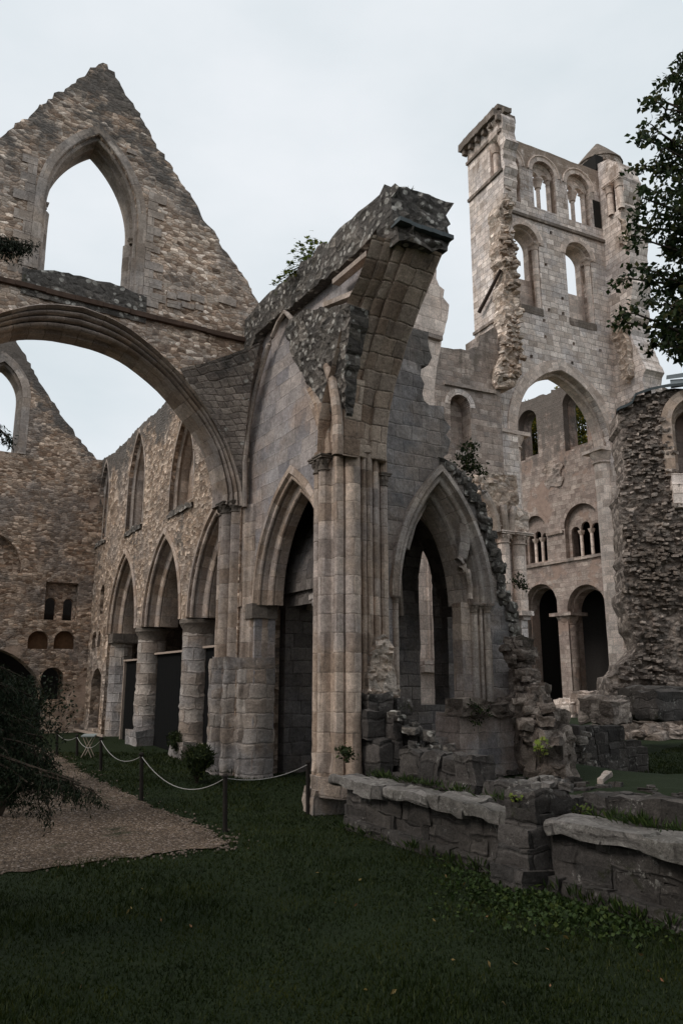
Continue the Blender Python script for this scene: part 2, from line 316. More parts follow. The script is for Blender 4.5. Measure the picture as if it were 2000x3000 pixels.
class MB:
    def __init__(m): m.v = []; m.f = []; m.uv = []
    def quadface(m, idx, uv): m.f.append(idx); m.uv += uv
    def grid(m, P, UV):               # P[i][j] points
        b = len(m.v); R = len(P); C = len(P[0])
        for r in P: m.v += r
        for i in range(R-1):
            for j in range(C-1):
                a = b+i*C+j; m.f.append((a, a+1, a+C+1, a+C)); m.uv += [UV[i][j], UV[i][j+1], UV[i+1][j+1], UV[i+1][j]]
    def face(m, pts, uv):
        b = len(m.v); m.v += pts; m.f.append(tuple(range(b, b+len(pts)))); m.uv += uv
    def box(m, fr, s0, s1, z0, z1, d0, d1, jit=0, seg=None):
        """a box in a frame, with optional rough faces"""
        if not seg: seg = .22 if jit else 99
        def side(f, a0, a1, b0, b1):
            na = max(1, int(abs(a1-a0)/seg)); nb = max(1, int(abs(b1-b0)/seg)); P = []; U = []
            for i in range(na+1):
                r = []; u = []
                for j in range(nb+1):
                    a = a0+(a1-a0)*i/na; b = b0+(b1-b0)*j/nb; p = f(a, b)
                    if jit: p = p+noise.noise_vector(p*2.9)*jit+noise.noise_vector(p*7.3+Vector((5, 3, 1)))*jit*.5
                    r.append(p); u.append((a, b))
                P.append(r); U.append(u)
            m.grid(P, U)
        side(lambda a, b: fr.p(a, b, d0), s0, s1, z0, z1); side(lambda a, b: fr.p(a, b, d1), s0, s1, z0, z1)
        side(lambda a, b: fr.p(s0, b, a), d0, d1, z0, z1); side(lambda a, b: fr.p(s1, b, a), d0, d1, z0, z1)
        side(lambda a, b: fr.p(a, z1, b), s0, s1, d0, d1); side(lambda a, b: fr.p(a, z0, b), s0, s1, d0, d1)
    def build(m, name, mat, parent=None, sharp=35, **k):
        return link(name, m.v, m.f, mat, parent, m.uv, sharp=sharp, **k)
def resample(pts, step, closed=True):
    out = []; n = len(pts)
    for i in range(n if closed else n-1):
        a = pts[i]; b = pts[(i+1) % n]; L = math.hypot(b[0]-a[0], b[1]-a[1]); k = max(1, int(round(L/step)))
        for j in range(k): out.append((a[0]+(b[0]-a[0])*j/k, a[1]+(b[1]-a[1])*j/k))
    if not closed: out.append(pts[-1])
    return out
def ragged(pts, amp, step=.22, seed=0, closed=False, keep=None):
    """a line of weathered masonry: small irregular steps"""
    r = random.Random(seed); q = resample(pts, step, closed); out = []
    for i, (x, y) in enumerate(q):
        if (not closed and (i == 0 or i == len(q)-1)) or (keep and keep(x, y)): out.append((x, y)); continue
        out.append((x+r.uniform(-amp, amp), y+r.uniform(-amp, amp)*.8))
    return out
def parch(c, w, zs, h, z0=None, n=10):
    """pointed or round arch outline, left foot -> apex -> right foot; z0 adds jambs down to z0"""
    if h >= w*1.2:
        R = (w*w+h*h)/(2*w); th = math.asin(min(1, h/R)); 
        if h > R: th = pi-th
        left = [(c-w+R-R*cos(a), zs+R*sin(a)) for a in [th*i/n for i in range(n+1)]]
    else:
        left = [(c-w*cos(a), zs+h*sin(a)) for a in [pi/2*i/n for i in range(n+1)]]
    right = [(2*c-x, z) for x, z in left[:-1]][::-1]
    p = left+right
    if z0 is not None: p = [(c-w, z0)]+p+[(c+w, z0)]
    return p
def inside(P, poly):
    x, y = P[:, 0], P[:, 1]; r = np.zeros(len(P), bool); q = np.array(poly); n = len(q)
    for i in range(n):
        x0, y0 = q[i]; x1, y1 = q[(i+1) % n]
        if y0 == y1: continue
        c = ((y0 > y) != (y1 > y)) & (x < (x1-x0)*(y-y0)/(y1-y0)+x0); r ^= c
    return r
def edgedist(P, poly):
    d = np.full(len(P), 1e9); q = np.array(poly); n = len(q)
    for i in range(n):
        a = q[i]; b = q[(i+1) % n]; ab = b-a; L = (ab@ab) or 1e-9
        t = np.clip(((P-a)@ab)/L, 0, 1); d = np.minimum(d, np.hypot(*(P-a-t[:, None]*ab).T))
    return d
def rock(s, z, k=3., seed=0):
    w = noise.noise_vector(Vector((s*1.3, z*1.3, seed)))*.25
    D, pts = noise.voronoi(Vector(((s+w.x)*k, (z+w.y)*k*1.8, seed*.0)))
    c = noise.cell(pts[0]*7.1)
    return max(0, c+.15)*max(0, min(1, (.62-D[0])*3))*.9+noise.noise(Vector((s*k*2.3, z*k*3, 7)))*.16
def wall(name, fr, outer, holes=(), d0=0., d1=1., mat=None, parent=None, res=.3, relief=.03, rk=0., rks=3., dfun=None, thing=None, back=True, seed=0, rim=None, rimw=.7, rim2=()):
    """extruded wall with openings; the front face is a fine mesh with real relief"""
    loops = [list(outer)]+[list(h) for h in holes]
    pts = []; edges = []
    for lp in loops:
        b = len(pts); pts += lp; edges += [(b+i, b+(i+1) % len(lp)) for i in range(len(lp))]
    nb = len(pts); o = np.array(outer)
    gx = np.arange(o[:, 0].min(), o[:, 0].max(), res); gy = np.arange(o[:, 1].min(), o[:, 1].max(), res)
    gxx, gyy = np.meshgrid(gx, gy); gxx = gxx+(np.arange(len(gy)) % 2)[:, None]*res*.5
    rs = np.random.RandomState(seed+3)
    Gp = np.c_[gxx.ravel(), gyy.ravel()]+rs.uniform(-.22, .22, (gxx.size, 2))*res
    ok = inside(Gp, outer) & (edgedist(Gp, outer) > res*.35)
    for h in holes: ok &= ~inside(Gp, h) & (edgedist(Gp, h) > res*.35)
    Gp = Gp[ok]
    allp = [Vector(p) for p in pts]+[Vector((float(a), float(b))) for a, b in Gp]
    vs, es, fs, ov, oe, of = geometry.delaunay_2d_cdt(allp, edges, [], 0, 1e-5)
    V2 = np.array([tuple(v) for v in vs]); fs = [tuple(f) for f in fs]
    cen = np.array([V2[list(f)].mean(0) for f in fs]); k = inside(cen, outer)
    for h in holes: k &= ~inside(cen, h)
    fs = [f for f, q in zip(fs, k) if q]
    V = []
    for s, z in V2:
        d = d0
        if dfun: d += dfun(s, z)
        if relief: d -= relief*(noise.noise(Vector((s*1.7, z*2.6, seed)))+.7*noise.noise(Vector((s*4.1, z*7., seed+9))))
        if rk: d -= rk*rock(s, z, rks, seed)
        V.append(fr.p(s, z, d))
    F_ = []; UV = []
    for f in fs:
        a, b, c = (V2[i] for i in f)
        F_.append(f); UV += [tuple(V2[i]) for i in f]
    inv = {}
    for j, l in enumerate(ov):
        for i in l: inv[i] = j
    b0 = 0
    for lp in loops:
        run = 0; n = len(lp)
        for i in range(n):
            i0 = inv.get(b0+i); i1 = inv.get(b0+(i+1) % n)
            p = lp[i]; q = lp[(i+1) % n]; L = math.hypot(q[0]-p[0], q[1]-p[1])
            if i0 is None or i1 is None or i0 == i1: run += L; continue
            vert = abs(q[1]-p[1]) > abs(q[0]-p[0])*4
            ua, ub = (p[1], q[1]) if vert else (run, run+L)
            m = len(V); dm = d0+(d1-d0)*.5
            V += [fr.p(*p, dm), fr.p(*q, dm), fr.p(*p, d1), fr.p(*q, d1)]
            F_.append((i0, i1, m+1, m)); UV += [(0, ua), (0, ub), (dm-d0, ub), (dm-d0, ua)]
            F_.append((m, m+1, m+3, m+2)); UV += [(dm-d0, ua), (dm-d0, ub), (d1-d0, ub), (d1-d0, ua)]
            run += L
        b0 += n
    if back:
        tr = geometry.tessellate_polygon([[Vector((*p, 0)) for p in lp] for lp in loops]); fl = [p for lp in loops for p in lp]; m = len(V)
        V += [fr.p(*p, d1) for p in fl]
        for a in tr: F_.append(tuple(m+i for i in a)); UV += [fl[i] for i in a]
    o = link(name, V, F_, mat, parent, UV, thing=thing)
    if rim:
        A2 = np.array([(s, z) for s, z in V2]); q = np.array(rim); dd = np.full(len(A2), 1e9)
        for a, b in zip(q, q[1:]):
            ab = b-a; L = (ab@ab) or 1e-9; t = np.clip(((A2-a)@ab)/L, 0, 1); dd = np.minimum(dd, np.hypot(*(A2-a-t[:, None]*ab).T))
        val = np.ones(len(V), dtype=np.float32); vv = np.exp(-(dd/rimw)**1.2)
        for a, b, w in rim2:
            a = np.array(a); b = np.array(b); ab = b-a; t = np.clip(((A2-a)@ab)/(ab@ab), 0, 1); vv = np.maximum(vv, 1.25*np.exp(-(np.hypot(*(A2-a-t[:, None]*ab).T)/w)**2)*(A2[:, 1] < a[1]+.1))
        val[:len(A2)] = vv
        at_ = o.data.attributes.new('rim', 'FLOAT', 'POINT'); at_.data.foreach_set('value', val)
    return o
def band(name, fr, path, prof, mat, parent, close=False, jit=0., m=None, cap=False):
    """sweep a moulding profile [(outward, depth)] along a path in the wall plane"""
    mb = m or MB(); n = len(path); P = []; U = []; run = 0
    acc = [0]
    for a, b in zip(prof, prof[1:]): acc.append(acc[-1]+math.hypot(b[0]-a[0], b[1]-a[1]))
    for i, (s, z) in enumerate(path):
        def nrm(a, b):
            dx, dy = b[0]-a[0], b[1]-a[1]; L = math.hypot(dx, dy) or 1e-9; return (-dy/L, dx/L)
        if i == 0: nx, ny = nrm(path[0], path[1])
        elif i == n-1: nx, ny = nrm(path[-2], path[-1])
        else:
            a = nrm(path[i-1], path[i]); b = nrm(path[i], path[i+1]); nx, ny = a[0]+b[0], a[1]+b[1]; L = math.hypot(nx, ny) or 1; nx /= L; ny /= L
            c = max(.5, nx*a[0]+ny*a[1]); nx /= c; ny /= c
        if i: run += math.hypot(s-path[i-1][0], z-path[i-1][1])
        row = []; ur = []
        for (r, d), v in zip(prof, acc):
            p = fr.p(s+nx*r, z+ny*r, d)
            if jit: p = p+noise.noise_vector(p*3.)*jit
            row.append(p); ur.append((v+.03, run))
        P.append(row); U.append(ur)
    mb.grid(P, U)
    if cap:
        for row, ur in ((P[0], U[0]), (P[-1], U[-1])): mb.face(list(row), [(a[0], a[1]) for a in [(p.x+p.y, p.z) for p in row]])
    if m: return None
    return mb.build(name, mat, parent, sharp=40)
def roll(r0, d0, rad, a0=180, a1=0, n=5):
    return [(r0+rad*cos(radians(a0+(a1-a0)*i/n)), d0-rad*sin(radians(a0+(a1-a0)*i/n))) for i in range(n+1)]
def column(mb, fr, s, d, z0, z1, r, n=12, jit=0., taper=1.):
    ns = max(1, int((z1-z0)/.3)) if jit else 1; P = []; U = []
    for i in range(ns+1):
        z = z0+(z1-z0)*i/ns; row = []; u = []
        for j in range(n+1):
            a = 2*pi*(j % n)/n; rr = r*(1+(taper-1)*i/ns); p = fr.p(s+cos(a)*rr, z, d+sin(a)*rr)
            if jit: p = p+noise.noise_vector(p*2.5)*jit
            row.append(p); u.append((2*pi*j/n*r+s, z))
        P.append(row); U.append(u)
    mb.grid(P, U)
def lathe(mb, fr, s, d, prof, n=14, sq=False):
    P = []; U = []; run = 0
    for i, (r, z) in enumerate(prof):
        if i: run += math.hypot(r-prof[i-1][0], z-prof[i-1][1])
        row = []; u = []
        for j in range(n+1):
            a = 2*pi*(j % n)/n
            row.append(fr.p(s+cos(a)*r, z, d+sin(a)*r)); u.append((a*max(r, .05), run))
        P.append(row); U.append(u)
    mb.grid(P, U)
def capital(mb, fr, s, d, z, r, h=None, leaf=True):
    """bell capital with necking ring, crockets and square abacus; z is its top"""
    h = h or r*2.4
    lathe(mb, fr, s, d, [(r, z-h), (r*1.25, z-h*.97), (r*1.25, z-h*.9), (r*1.02, z-h*.87), (r*1.08, z-h*.6), (r*1.35, z-h*.35), (r*1.5, z-h*.27), (r*1.28, z-h*.25)])
    if leaf:
        for k in range(8):
            a = 2*pi*k/8; cs, cdp = s+cos(a)*r*1.25, d+sin(a)*r*1.25
            lathe(mb, fr, cs, cdp, [(.01, z-h*.62), (r*.22, z-h*.5), (r*.34, z-h*.38), (r*.22, z-h*.3), (.01, z-h*.28)], n=6)
    q = r*1.5; mb.box(fr, s-q, s+q, z-h*.24, z-h*.1, d-q, d+q); q = r*1.68; mb.box(fr, s-q, s+q, z-h*.1, z, d-q, d+q)
def prism(mb, fr, plan, z0, z1, jit=None, dz=.25, top=True):
    """vertical shaft of any plan [(s,d)], with weathering jit(z) in metres"""
    n = len(plan); nz_ = max(1, int((z1-z0)/dz)) if jit else 1
    acc = [0]
    for i in range(n): a = plan[i]; b = plan[(i+1) % n]; acc.append(acc[-1]+math.hypot(b[0]-a[0], b[1]-a[1]))
    P = []; U = []
    for i in range(nz_+1):
        z = z0+(z1-z0)*i/nz_; row = []; u = []; j_ = jit(z) if jit else 0
        for j in range(n+1):
            s, d = plan[j % n]; p = fr.p(s, z, d)
            if j_: p = p+noise.noise_vector(Vector((p.x*3.4, p.y*3.4, p.z*4.4)))*j_*.6+noise.noise_vector(p*11.)*j_*.55
            row.append(p); u.append((acc[j], z))
        P.append(row); U.append(u)
    mb.grid(P, U)
    if top: mb.face([r for r in P[-1][:-1]], [(a, b) for a, b in plan]); mb.face([r for r in P[0][:-1]], [(a, b) for a, b in plan])
def rolls_plan(pts):
    """a plan outline from a list of plain corners and ('r', s, d, radius, a0, a1) half rolls"""
    out = []
    for p in pts:
        if p[0] == 'r':
            _, s, d, r, a0, a1 = p
            out += [(s+r*cos(radians(a0+(a1-a0)*i/6)), d+r*sin(radians(a0+(a1-a0)*i/6))) for i in range(7)]
        else: out.append(p)
    return out
def stone_mb(mb, c, size, az, jit=.04, seed=0, n=4, tilt=0):
    fr = Fr((c[0], c[1]), az); fr.o = Vector((c[0], c[1], 0)); R = random.Random(seed)
    b = bmesh.new(); bmesh.ops.create_cube(b, size=1); bmesh.ops.subdivide_edges(b, edges=b.edges[:], cuts=n-1, use_grid_fill=True)
    base = len(mb.v)
    for v in b.verts:
        q = v.co.copy(); l = q.length; q = q*(1-.18*max(0, (l-.62)))   # soften the corners
        s, d, z = q.x*size[0], q.y*size[1], q.z*size[2]
        z += tilt*s
        p = Vector((c[0], c[1], c[2]))+fr.u*s+fr.n*d+Zv*z
        p += noise.noise_vector(p*3.1+Vector((seed, 0, 0)))*jit*1.4+noise.noise_vector(p*9.)*jit*.7
        mb.v.append(p)
    for f in b.faces:
        mb.f.append(tuple(base+v.index for v in f.verts)); nn = f.normal
        for v in f.verts:
            q = v.co; a = (q.x*size[0], q.z*size[2]) if abs(nn.y) > .5 else ((q.y*size[1], q.z*size[2]) if abs(nn.x) > .5 else (q.x*size[0], q.y*size[1]))
            mb.uv.append((a[0]+seed*.37, a[1]+seed*.21))
    b.free()
def patch3(name, L, R, bulge, mat, parent, n=14, thick=.3, rel=.04, thing=None):
    """curved vault web between two 3D curves, with thickness"""
    mb = MB(); m = len(L)
    def row(i, off):
        r = []
        for j in range(n+1):
            t = j/n; p = L[i].lerp(R[i], t)+bulge*(4*t*(1-t))*(i/(m-1))+off
            p = p+noise.noise_vector(p*3.3)*rel; r.append(p)
        return r
    bn = bulge.normalized() if bulge.length else Vector((0, 0, 1)); off = -bn*thick
    P = [row(i, Vector()) for i in range(m)]; Q = [row(i, off*(.08+.92*i/(m-1))) for i in range(m)]
    U = [[((P[i][j]-P[i][0]).length, sum((L[k+1]-L[k]).length for k in range(i))) for j in range(n+1)] for i in range(m)]
    mb.grid(P, U); mb.grid(Q, U)
    mb.grid([P[-1], Q[-1]], [[(x, 0) for x, _ in U[-1]], [(x, .3) for x, _ in U[-1]]])
    mb.grid([[p[0] for p in P], [q[0] for q in Q]], [[(u[0][1], 0) for u in U], [(u[0][1], .3) for u in U]])
    mb.grid([[p[-1] for p in P], [q[-1] for q in Q]], [[(u[0][1], 0) for u in U], [(u[0][1], .3) for u in U]])
    return mb.build(name, mat, parent, sharp=50, thing=thing)

# ---------------------------------------------------------------- foliage helpers
def leaf_arrays(centres, size, rs, droop=0., aspect=.5, up=None, sizevar=.4):
    n = len(centres); C = np.array(centres)
    d = rs.normal(size=(n, 3)); d[:, 2] -= droop*2; d /= np.linalg.norm(d, axis=1)[:, None]
    a = rs.normal(size=(n, 3)); s = np.cross(d, a); s /= np.linalg.norm(s, axis=1)[:, None]; nn = np.cross(d, s)
    L = (size*(1+sizevar*rs.uniform(-1, 1, n)))[:, None]; w = L*aspect*.5
    v0 = C; v1 = C+d*L*.45+s*w+nn*L*.08; v2 = C+d*L; v3 = C+d*L*.45-s*w+nn*L*.08
    return np.stack([v0, v1, v2, v3], 1).reshape(-1, 3)
def leaves(name, centres, size, mat, parent=None, seed=0, thing=None, **k):
    rs = np.random.RandomState(seed); V = leaf_arrays(centres, size, rs, **k); n = len(centres)
    f = np.arange(n*4).reshape(n, 4).tolist()
    return link(name, V, f, mat, parent, None, thing=thing)
def maple_leaves(name, centres, size, mat, parent=None, seed=0, thing=None):
    """five-lobed leaves lying roughly flat to the light"""
    rs = random.Random(seed); V = []; F_ = []
    prof = [(0, -.1), (.35, -.25), (.3, .05), (.62, .1), (.42, .3), (.5, .62), (.2, .48), (0, 1.), (-.2, .48), (-.5, .62), (-.42, .3), (-.62, .1), (-.3, .05), (-.35, -.25)]
    for c in centres:
        q = Vector((rs.gauss(0, .45), rs.gauss(0, .45)-.35, 1)).normalized(); a = rs.uniform(0, 2*pi)
        u = q.orthogonal().normalized(); v = q.cross(u); uu = u*cos(a)+v*sin(a); vv = q.cross(uu); s = size*rs.uniform(.6, 1.2); b = len(V); 
        for x, y in prof: V.append(Vector(c)+uu*x*s+vv*y*s+q*(-abs(x)*.15*s))
        F_.append(tuple(range(b, b+len(prof))))
    return link(name, V, F_, mat, parent, None, thing=thing)
def limb(mb, pts, r0, r1, n=7):
    P = []; U = []; m = len(pts)
    for i, p in enumerate(pts):
        t = (pts[min(m-1, i+1)]-pts[max(0, i-1)]).normalized(); a = t.orthogonal().normalized(); b = t.cross(a); r = r0+(r1-r0)*i/(m-1)
        P.append([p+a*cos(2*pi*(j % n)/n)*r+b*sin(2*pi*(j % n)/n)*r for j in range(n+1)]); U.append([(j/n, i*.3) for j in range(n+1)])
    mb.grid(P, U)
def curve_pts(a, b, sag=0., n=8, wob=.0, seed=0):
    out = []
    for i in range(n+1):
        t = i/n; p = a.lerp(b, t)+Zv*sag*4*t*(1-t)
        if wob: p = p+noise.noise_vector(p*1.3+Vector((seed, 0, 0)))*wob*min(1, 4*t*(1-t)+.3)
        out.append(p)
    return out
def px3(x, y, dist):
    """point at a horizontal distance along the sight line of a pixel"""
    r = ray(x, y); return CAM+r*(dist/math.hypot(r.x, r.y))
# ================================================================ THE SETTING: ground, path
def build_ground():
    xs = np.concatenate([np.arange(-1500, -150, 150), np.arange(-150, -30, 10), np.arange(-30, 40, .8), np.arange(40, 260, 12), np.arange(280, 1600, 150)])
    ys = np.concatenate([np.arange(-1500, -60, 150), np.arange(-60, 0, 6), np.arange(0, 50, .8), np.arange(50, 400, 14), np.arange(420, 1700, 150)])
    V = []; Fc = []
    for y in ys:
        for x in xs:
            z = gz(x, y)+.03*noise.noise(Vector((x*.6, y*.6, 0)))*(1 if 0 < y < 40 else 0)
            V.append((x, y, z))
    n = len(xs)
    for i in range(len(ys)-1):
        for j in range(n-1): a = i*n+j; Fc.append((a, a+1, a+n+1, a+n))
    link('ground', V, Fc, M['turf'], uvs=None, loc=(0, 0, 0), sharp=60, thing=('mown dark green lawn around the ruined walls', None, None, 'structure'))
build_ground()
def path_sheet():
    edge = [(70, 1712), (100, 1722), (140, 1738), (175, 1762), (235, 1800), (300, 1832), (362, 1862), (425, 1884), (470, 1905), (505, 1925), (528, 1940), (500, 1952), (430, 1958), (340, 1972), (250, 1978), (150, 1992), (60, 2000), (-60, 2012)]
    P = [gat(x, y) for x, y in edge]; pts = [(p.x, p.y) for p in P]
    pts += [(-8.2, 8.0), (-11, 10), (-13.5, 20), (-12.2, 27.5)]
    q = ragged(pts[:18], .09, .14, 5)+pts[18:]
    P2 = [Vector(p) for p in q]; g_ = np.arange(-15, 2, .45); h_ = np.arange(6, 30, .45)
    G2 = np.array([(a, b) for a in g_ for b in h_]); ok = inside(G2, q) & (edgedist(G2, q) > .15); G2 = G2[ok]
    allp = P2+[Vector(tuple(map(float, a))) for a in G2]
    vs, es, fs, ov, _, _ = geometry.delaunay_2d_cdt(allp, [(i, (i+1) % len(P2)) for i in range(len(P2))], [], 0, 1e-5)
    cen = np.array([[sum(vs[i].x for i in f)/3, sum(vs[i].y for i in f)/3] for f in fs]); k = inside(cen, q)
    V = [(v.x, v.y, gz(v.x, v.y)+.03*noise.noise(Vector((v.x*.6, v.y*.6, 0)))+.018) for v in vs]
    link('path', V, [tuple(f) for f, c in zip(fs, k) if c], M['gravel'], loc=(0, 0, 0), sharp=60, thing=('pinkish brown gravel path curving in from the left', None, None, 'structure'))
path_sheet()

# ================================================================ ABBEY CHURCH, NEAR PART
ax = -3.93                                  # axis of the gables in their own planes
# ---- near gable wall over the crossing arch
gw = empty('gable_wall', FG1.p(ax, 0), 'tall near gable wall with empty pointed window, above the great crossing arch', 'gable wall')
inner_r = FG1.hits([(515, 1165), (508, 1130), (480, 1045), (450, 990), (420, 950), (370, 890), (300, 832), (250, 805), (200, 787)], .6)
inner_r = [(min(s, -.42), z) for s, z in inner_r]
outer_r = FG1.hits([(553, 1165), (548, 1110), (525, 1040), (500, 985), (470, 935), (420, 873), (370, 820), (300, 762), (250, 733), (200, 712)])
def mirror(path, c=ax): return path[:-1]+[(c, path[-1][1])]+[(2*c-s, z) for s, z in path[:-1][::-1]]
def spline(path, k=3):
    out = []
    n = len(path)
    for i in range(n-1):
        p0, p1, p2, p3 = (Vector(path[max(0, min(n-1, j))]) for j in (i-1, i, i+1, i+2))
        for t in np.arange(k)/k:
            out.append(tuple(.5*((2*p1)+(-p0+p2)*t+(2*p0-5*p1+4*p2-p3)*t*t+(-p0+3*p1-3*p2+p3)*t**3)))
    out.append(tuple(path[-1])); return out
gin = mirror(spline(inner_r))[::-1]; gout = mirror(spline(outer_r))[::-1]     # left foot -> right foot
rake_r = FG1.hits([(235, 141), (245, 147), (262, 166), (290, 218), (320, 258), (350, 318), (400, 393), (440, 453), (475, 513), (520, 578), (555, 628), (598, 700)])
rake_l = FG1.hits([(225, 146), (190, 173), (150, 203), (90, 243), (30, 293), (0, 311)])
rake_l += [(-6.9, 12.9), (-8.3, 11.2)]
top = ragged(rake_l[::-1]+rake_r, .045, .11, 3)
outer = [(-8.3, -.2)]+top+[(.5, 10.2), (.05, 9.0), (.05, -.2)]
hole = [(gout[0][0], -.15)]+gout+[(gout[-1][0], -.15)]
wL = FG1.hit(100, 478)[0]; wR = FG1.hit(318, 500)[0]; wz = FG1.hit(100, 445)[1]-.1; wap = FG1.hit(225, 308)
wc = (wL+wR)/2; wh = (wR-wL)/2
sill = FG1.hit(250, 652)[1]
win = parch(wc, wh, wz, wap[1]-wz, sill-.1, 12)
outer[-1] = (.05, -.15)
# the arch legs are open to the ground, so the outline runs round them
outline = [(-8.3, -.15)]+top+[(.5, 10.2), (.05, 9.0), (.05, -.15), (gout[-1][0], -.15)]+gout[::-1]+[(gout[0][0], -.15)]
wall('masonry', FG1, outline, [win], 0, .84, M['gable'], gw, res=.14, relief=.03, rk=.045, rks=5, rim=rake_l[::-1]+rake_r, rimw=1.0)
ring = parch(wc, wh, wz, wap[1]-wz, sill-.1, 16)
def shift_uv(*a): pass
wr = band('window_surround', FG1, ring, [(.2, .05), (.2, -.03), (.195, -.035), (.02, -.035), (0, -.01), (0, .08)]+roll(-.03, .13, .035)+[(-.04, .3)], M['ring'], gw)
r2 = parch(wc, wh-.04, wz, (wap[1]-wz)*.975, sill-.05, 16)
band('window_reveal', FG1, r2, [(.02, .28), (0, .32)]+roll(-.02, .38, .03)+[(-.03, .45), (-.03, .84), (.2, .85)], M['ring'], gw)
for sd in (-1, 1):                          # broken jamb shafts
    mb = MB(); tz = FG1.hit(290, 540)[1]+(.25 if sd < 0 else 0)
    s = wc+sd*(wh-.04)
    prism(mb, FG1, [(s+sd*.06, .3), (s-sd*.06, .36), (s-sd*.12, .42), (s-sd*.15, .48), (s-sd*.12, .58), (s+sd*.06, .7)], sill-.1, tz, lambda z: .012)
    column(mb, FG1, s-sd*.0, .27, sill-.1, tz-.1, .055, 8); capital(mb, FG1, s, .27, tz+.1, .055, leaf=False)
    mb.build('jamb_shaft', M['ring'], gw)
mb = MB(); r = random.Random(3)               # dressed blocks toothed into the rubble beside the window
for sd in (-1, 1):
    mb = MB(); z = sill-.3; k = 0
    while z < wz+.9:
        h = r.uniform(.17, .26); L = (.16 if k % 2 else .36)+r.uniform(-.05, .08); a = wc+sd*(wh+.205); b = a+sd*L
        mb.box(FG1, min(a, b), max(a, b), z, z+h-.012, -.035, .03, .008, .12); z += h; k += 1
    mb.build('jamb_blocks', M['ring'], gw, sharp=50)
for x0, x1, y0, y1 in ((345, 380, 677, 699), (383, 403, 672, 690), (405, 436, 674, 694), (438, 468, 678, 698), (447, 466, 700, 716), (500, 541, 684, 706), (383, 412, 693, 712), (415, 444, 697, 713), (330, 352, 560, 574), (333, 350, 548, 559), (290, 312, 345, 358)):
    a = FG1.hit(x0, y1); b = FG1.hit(x1, y1); c = FG1.hit((x0+x1)/2, y0); mb = MB(); mb.box(FG1, a[0], b[0], b[1], c[1], -.045, .02, .015, .12); mb.build('repair_block', M['ring'], gw, sharp=50)
mb = MB(); sl = ragged([(wc-wh-.3, sill-.16), (wc-wh*.4, sill), (wc, sill-.03), (wc+wh*.6, sill+.02), (wc+wh+.3, sill-.1)], .03, .16, 4)
def slab(mb, fr, topl, zb, d0, d1, jit=.02):
    P = [[], [], []]; U = [[], [], []]
    for s, z in topl:
        for k, (zz, d) in enumerate(((zb, d0), (z, d0), (z+.02, d1))):
            p = fr.p(s, zz, d); p = p+noise.noise_vector(p*4)*jit; P[k].append(p); U[k].append((s, zz if k < 2 else z+d1-d0))
    mb.grid(P, U)
slab(mb, FG1, sl, sill-.75, -.05, .9); mb.build('window_sill', M['crust'], gw)
mb = MB()                                   # string course under the window
zs = FG1.hit(300, 720)[1]
for i in range(14):
    s0 = -8.3+i*.6; mb.box(FG1, s0, s0+.594, zs-.05+.008*(i % 3), zs+.06+.006*(i % 2), -.11, .02)
mb.build('string_course', M['iron'] and plain('rust brown string course', (.09, .058, .043), .9, .4, 5), gw)
# crossing arch: three rolls stepping back to a plain dark soffit
radial = .5
prof = []
w0 = gout[len(gout)//2][1]-gin[len(gin)//2][1]      # ring width measured at the crown
def gpath():
    a = spline(inner_r); b = spline(outer_r); return a, b
mb = MB(); P = []; U = []; run = 0; NP = len(gin)
gout_m = resample(gout, .01, False)
def nearest_on(path, p):
    best = None
    for a, b in zip(path, path[1:]):
        ax_, ay = a; bx, by = b; dx, dy = bx-ax_, by-ay; L = dx*dx+dy*dy or 1e-9
        t = max(0, min(1, ((p[0]-ax_)*dx+(p[1]-ay)*dy)/L)); q = (ax_+dx*t, ay+dy*t); dd = math.hypot(q[0]-p[0], q[1]-p[1])
        if best is None or dd < best[0]: best = (dd, q)
    return best[1]
def lofted(mb, fr, pin, pout, prof, legs=None):
    """prof entries: (t from inner 0 to outer 1, depth)"""
    P = []; U = []; run = 0
    mi = len(pin)//2
    for i, p in enumerate(pin):
        q = pout[min(len(pout)-1, int(round(i*(len(pout)-1)/(len(pin)-1))))] if i in (0, mi, len(pin)-1) else nearest_on(pout, p)
        if i: run += math.hypot(p[0]-pin[i-1][0], p[1]-pin[i-1][1])
        P.append([fr.p(p[0]+(q[0]-p[0])*t, p[1]+(q[1]-p[1])*t, d) for t, d in prof])
        a = [0]
        for k in range(1, len(prof)): a.append(a[-1]+math.hypot((prof[k][0]-prof[k-1][0])*.6, prof[k][1]-prof[k-1][1]))
        U.append([(x, run) for x in a])
    mb.grid(P, U)
def rr(t0, d0, rt, rd, a0=200, a1=-20, n=6): return [(t0+rt*cos(radians(a0+(a1-a0)*i/n)), d0-rd*sin(radians(a0+(a1-a0)*i/n))) for i in range(n+1)][::-1]
garch = [(1.02, .1), (1.02, -.1), (.93, -.15), (.86, -.08), (.88, .06)]+rr(.72, .06, .1, .1)+[(.66, .2)]+rr(.5, .16, .1, .1)+[(.44, .32)]+rr(.26, .3, .13, .12)+[(.2, .46), (.1, .5), (.02, .52), (.0, .6), (0, .9), (.3, .95)]
lofted(mb, FG1, gin, gout, garch)
cr = mb.build('crossing_arch', M['ashtan'], gw, sharp=50)

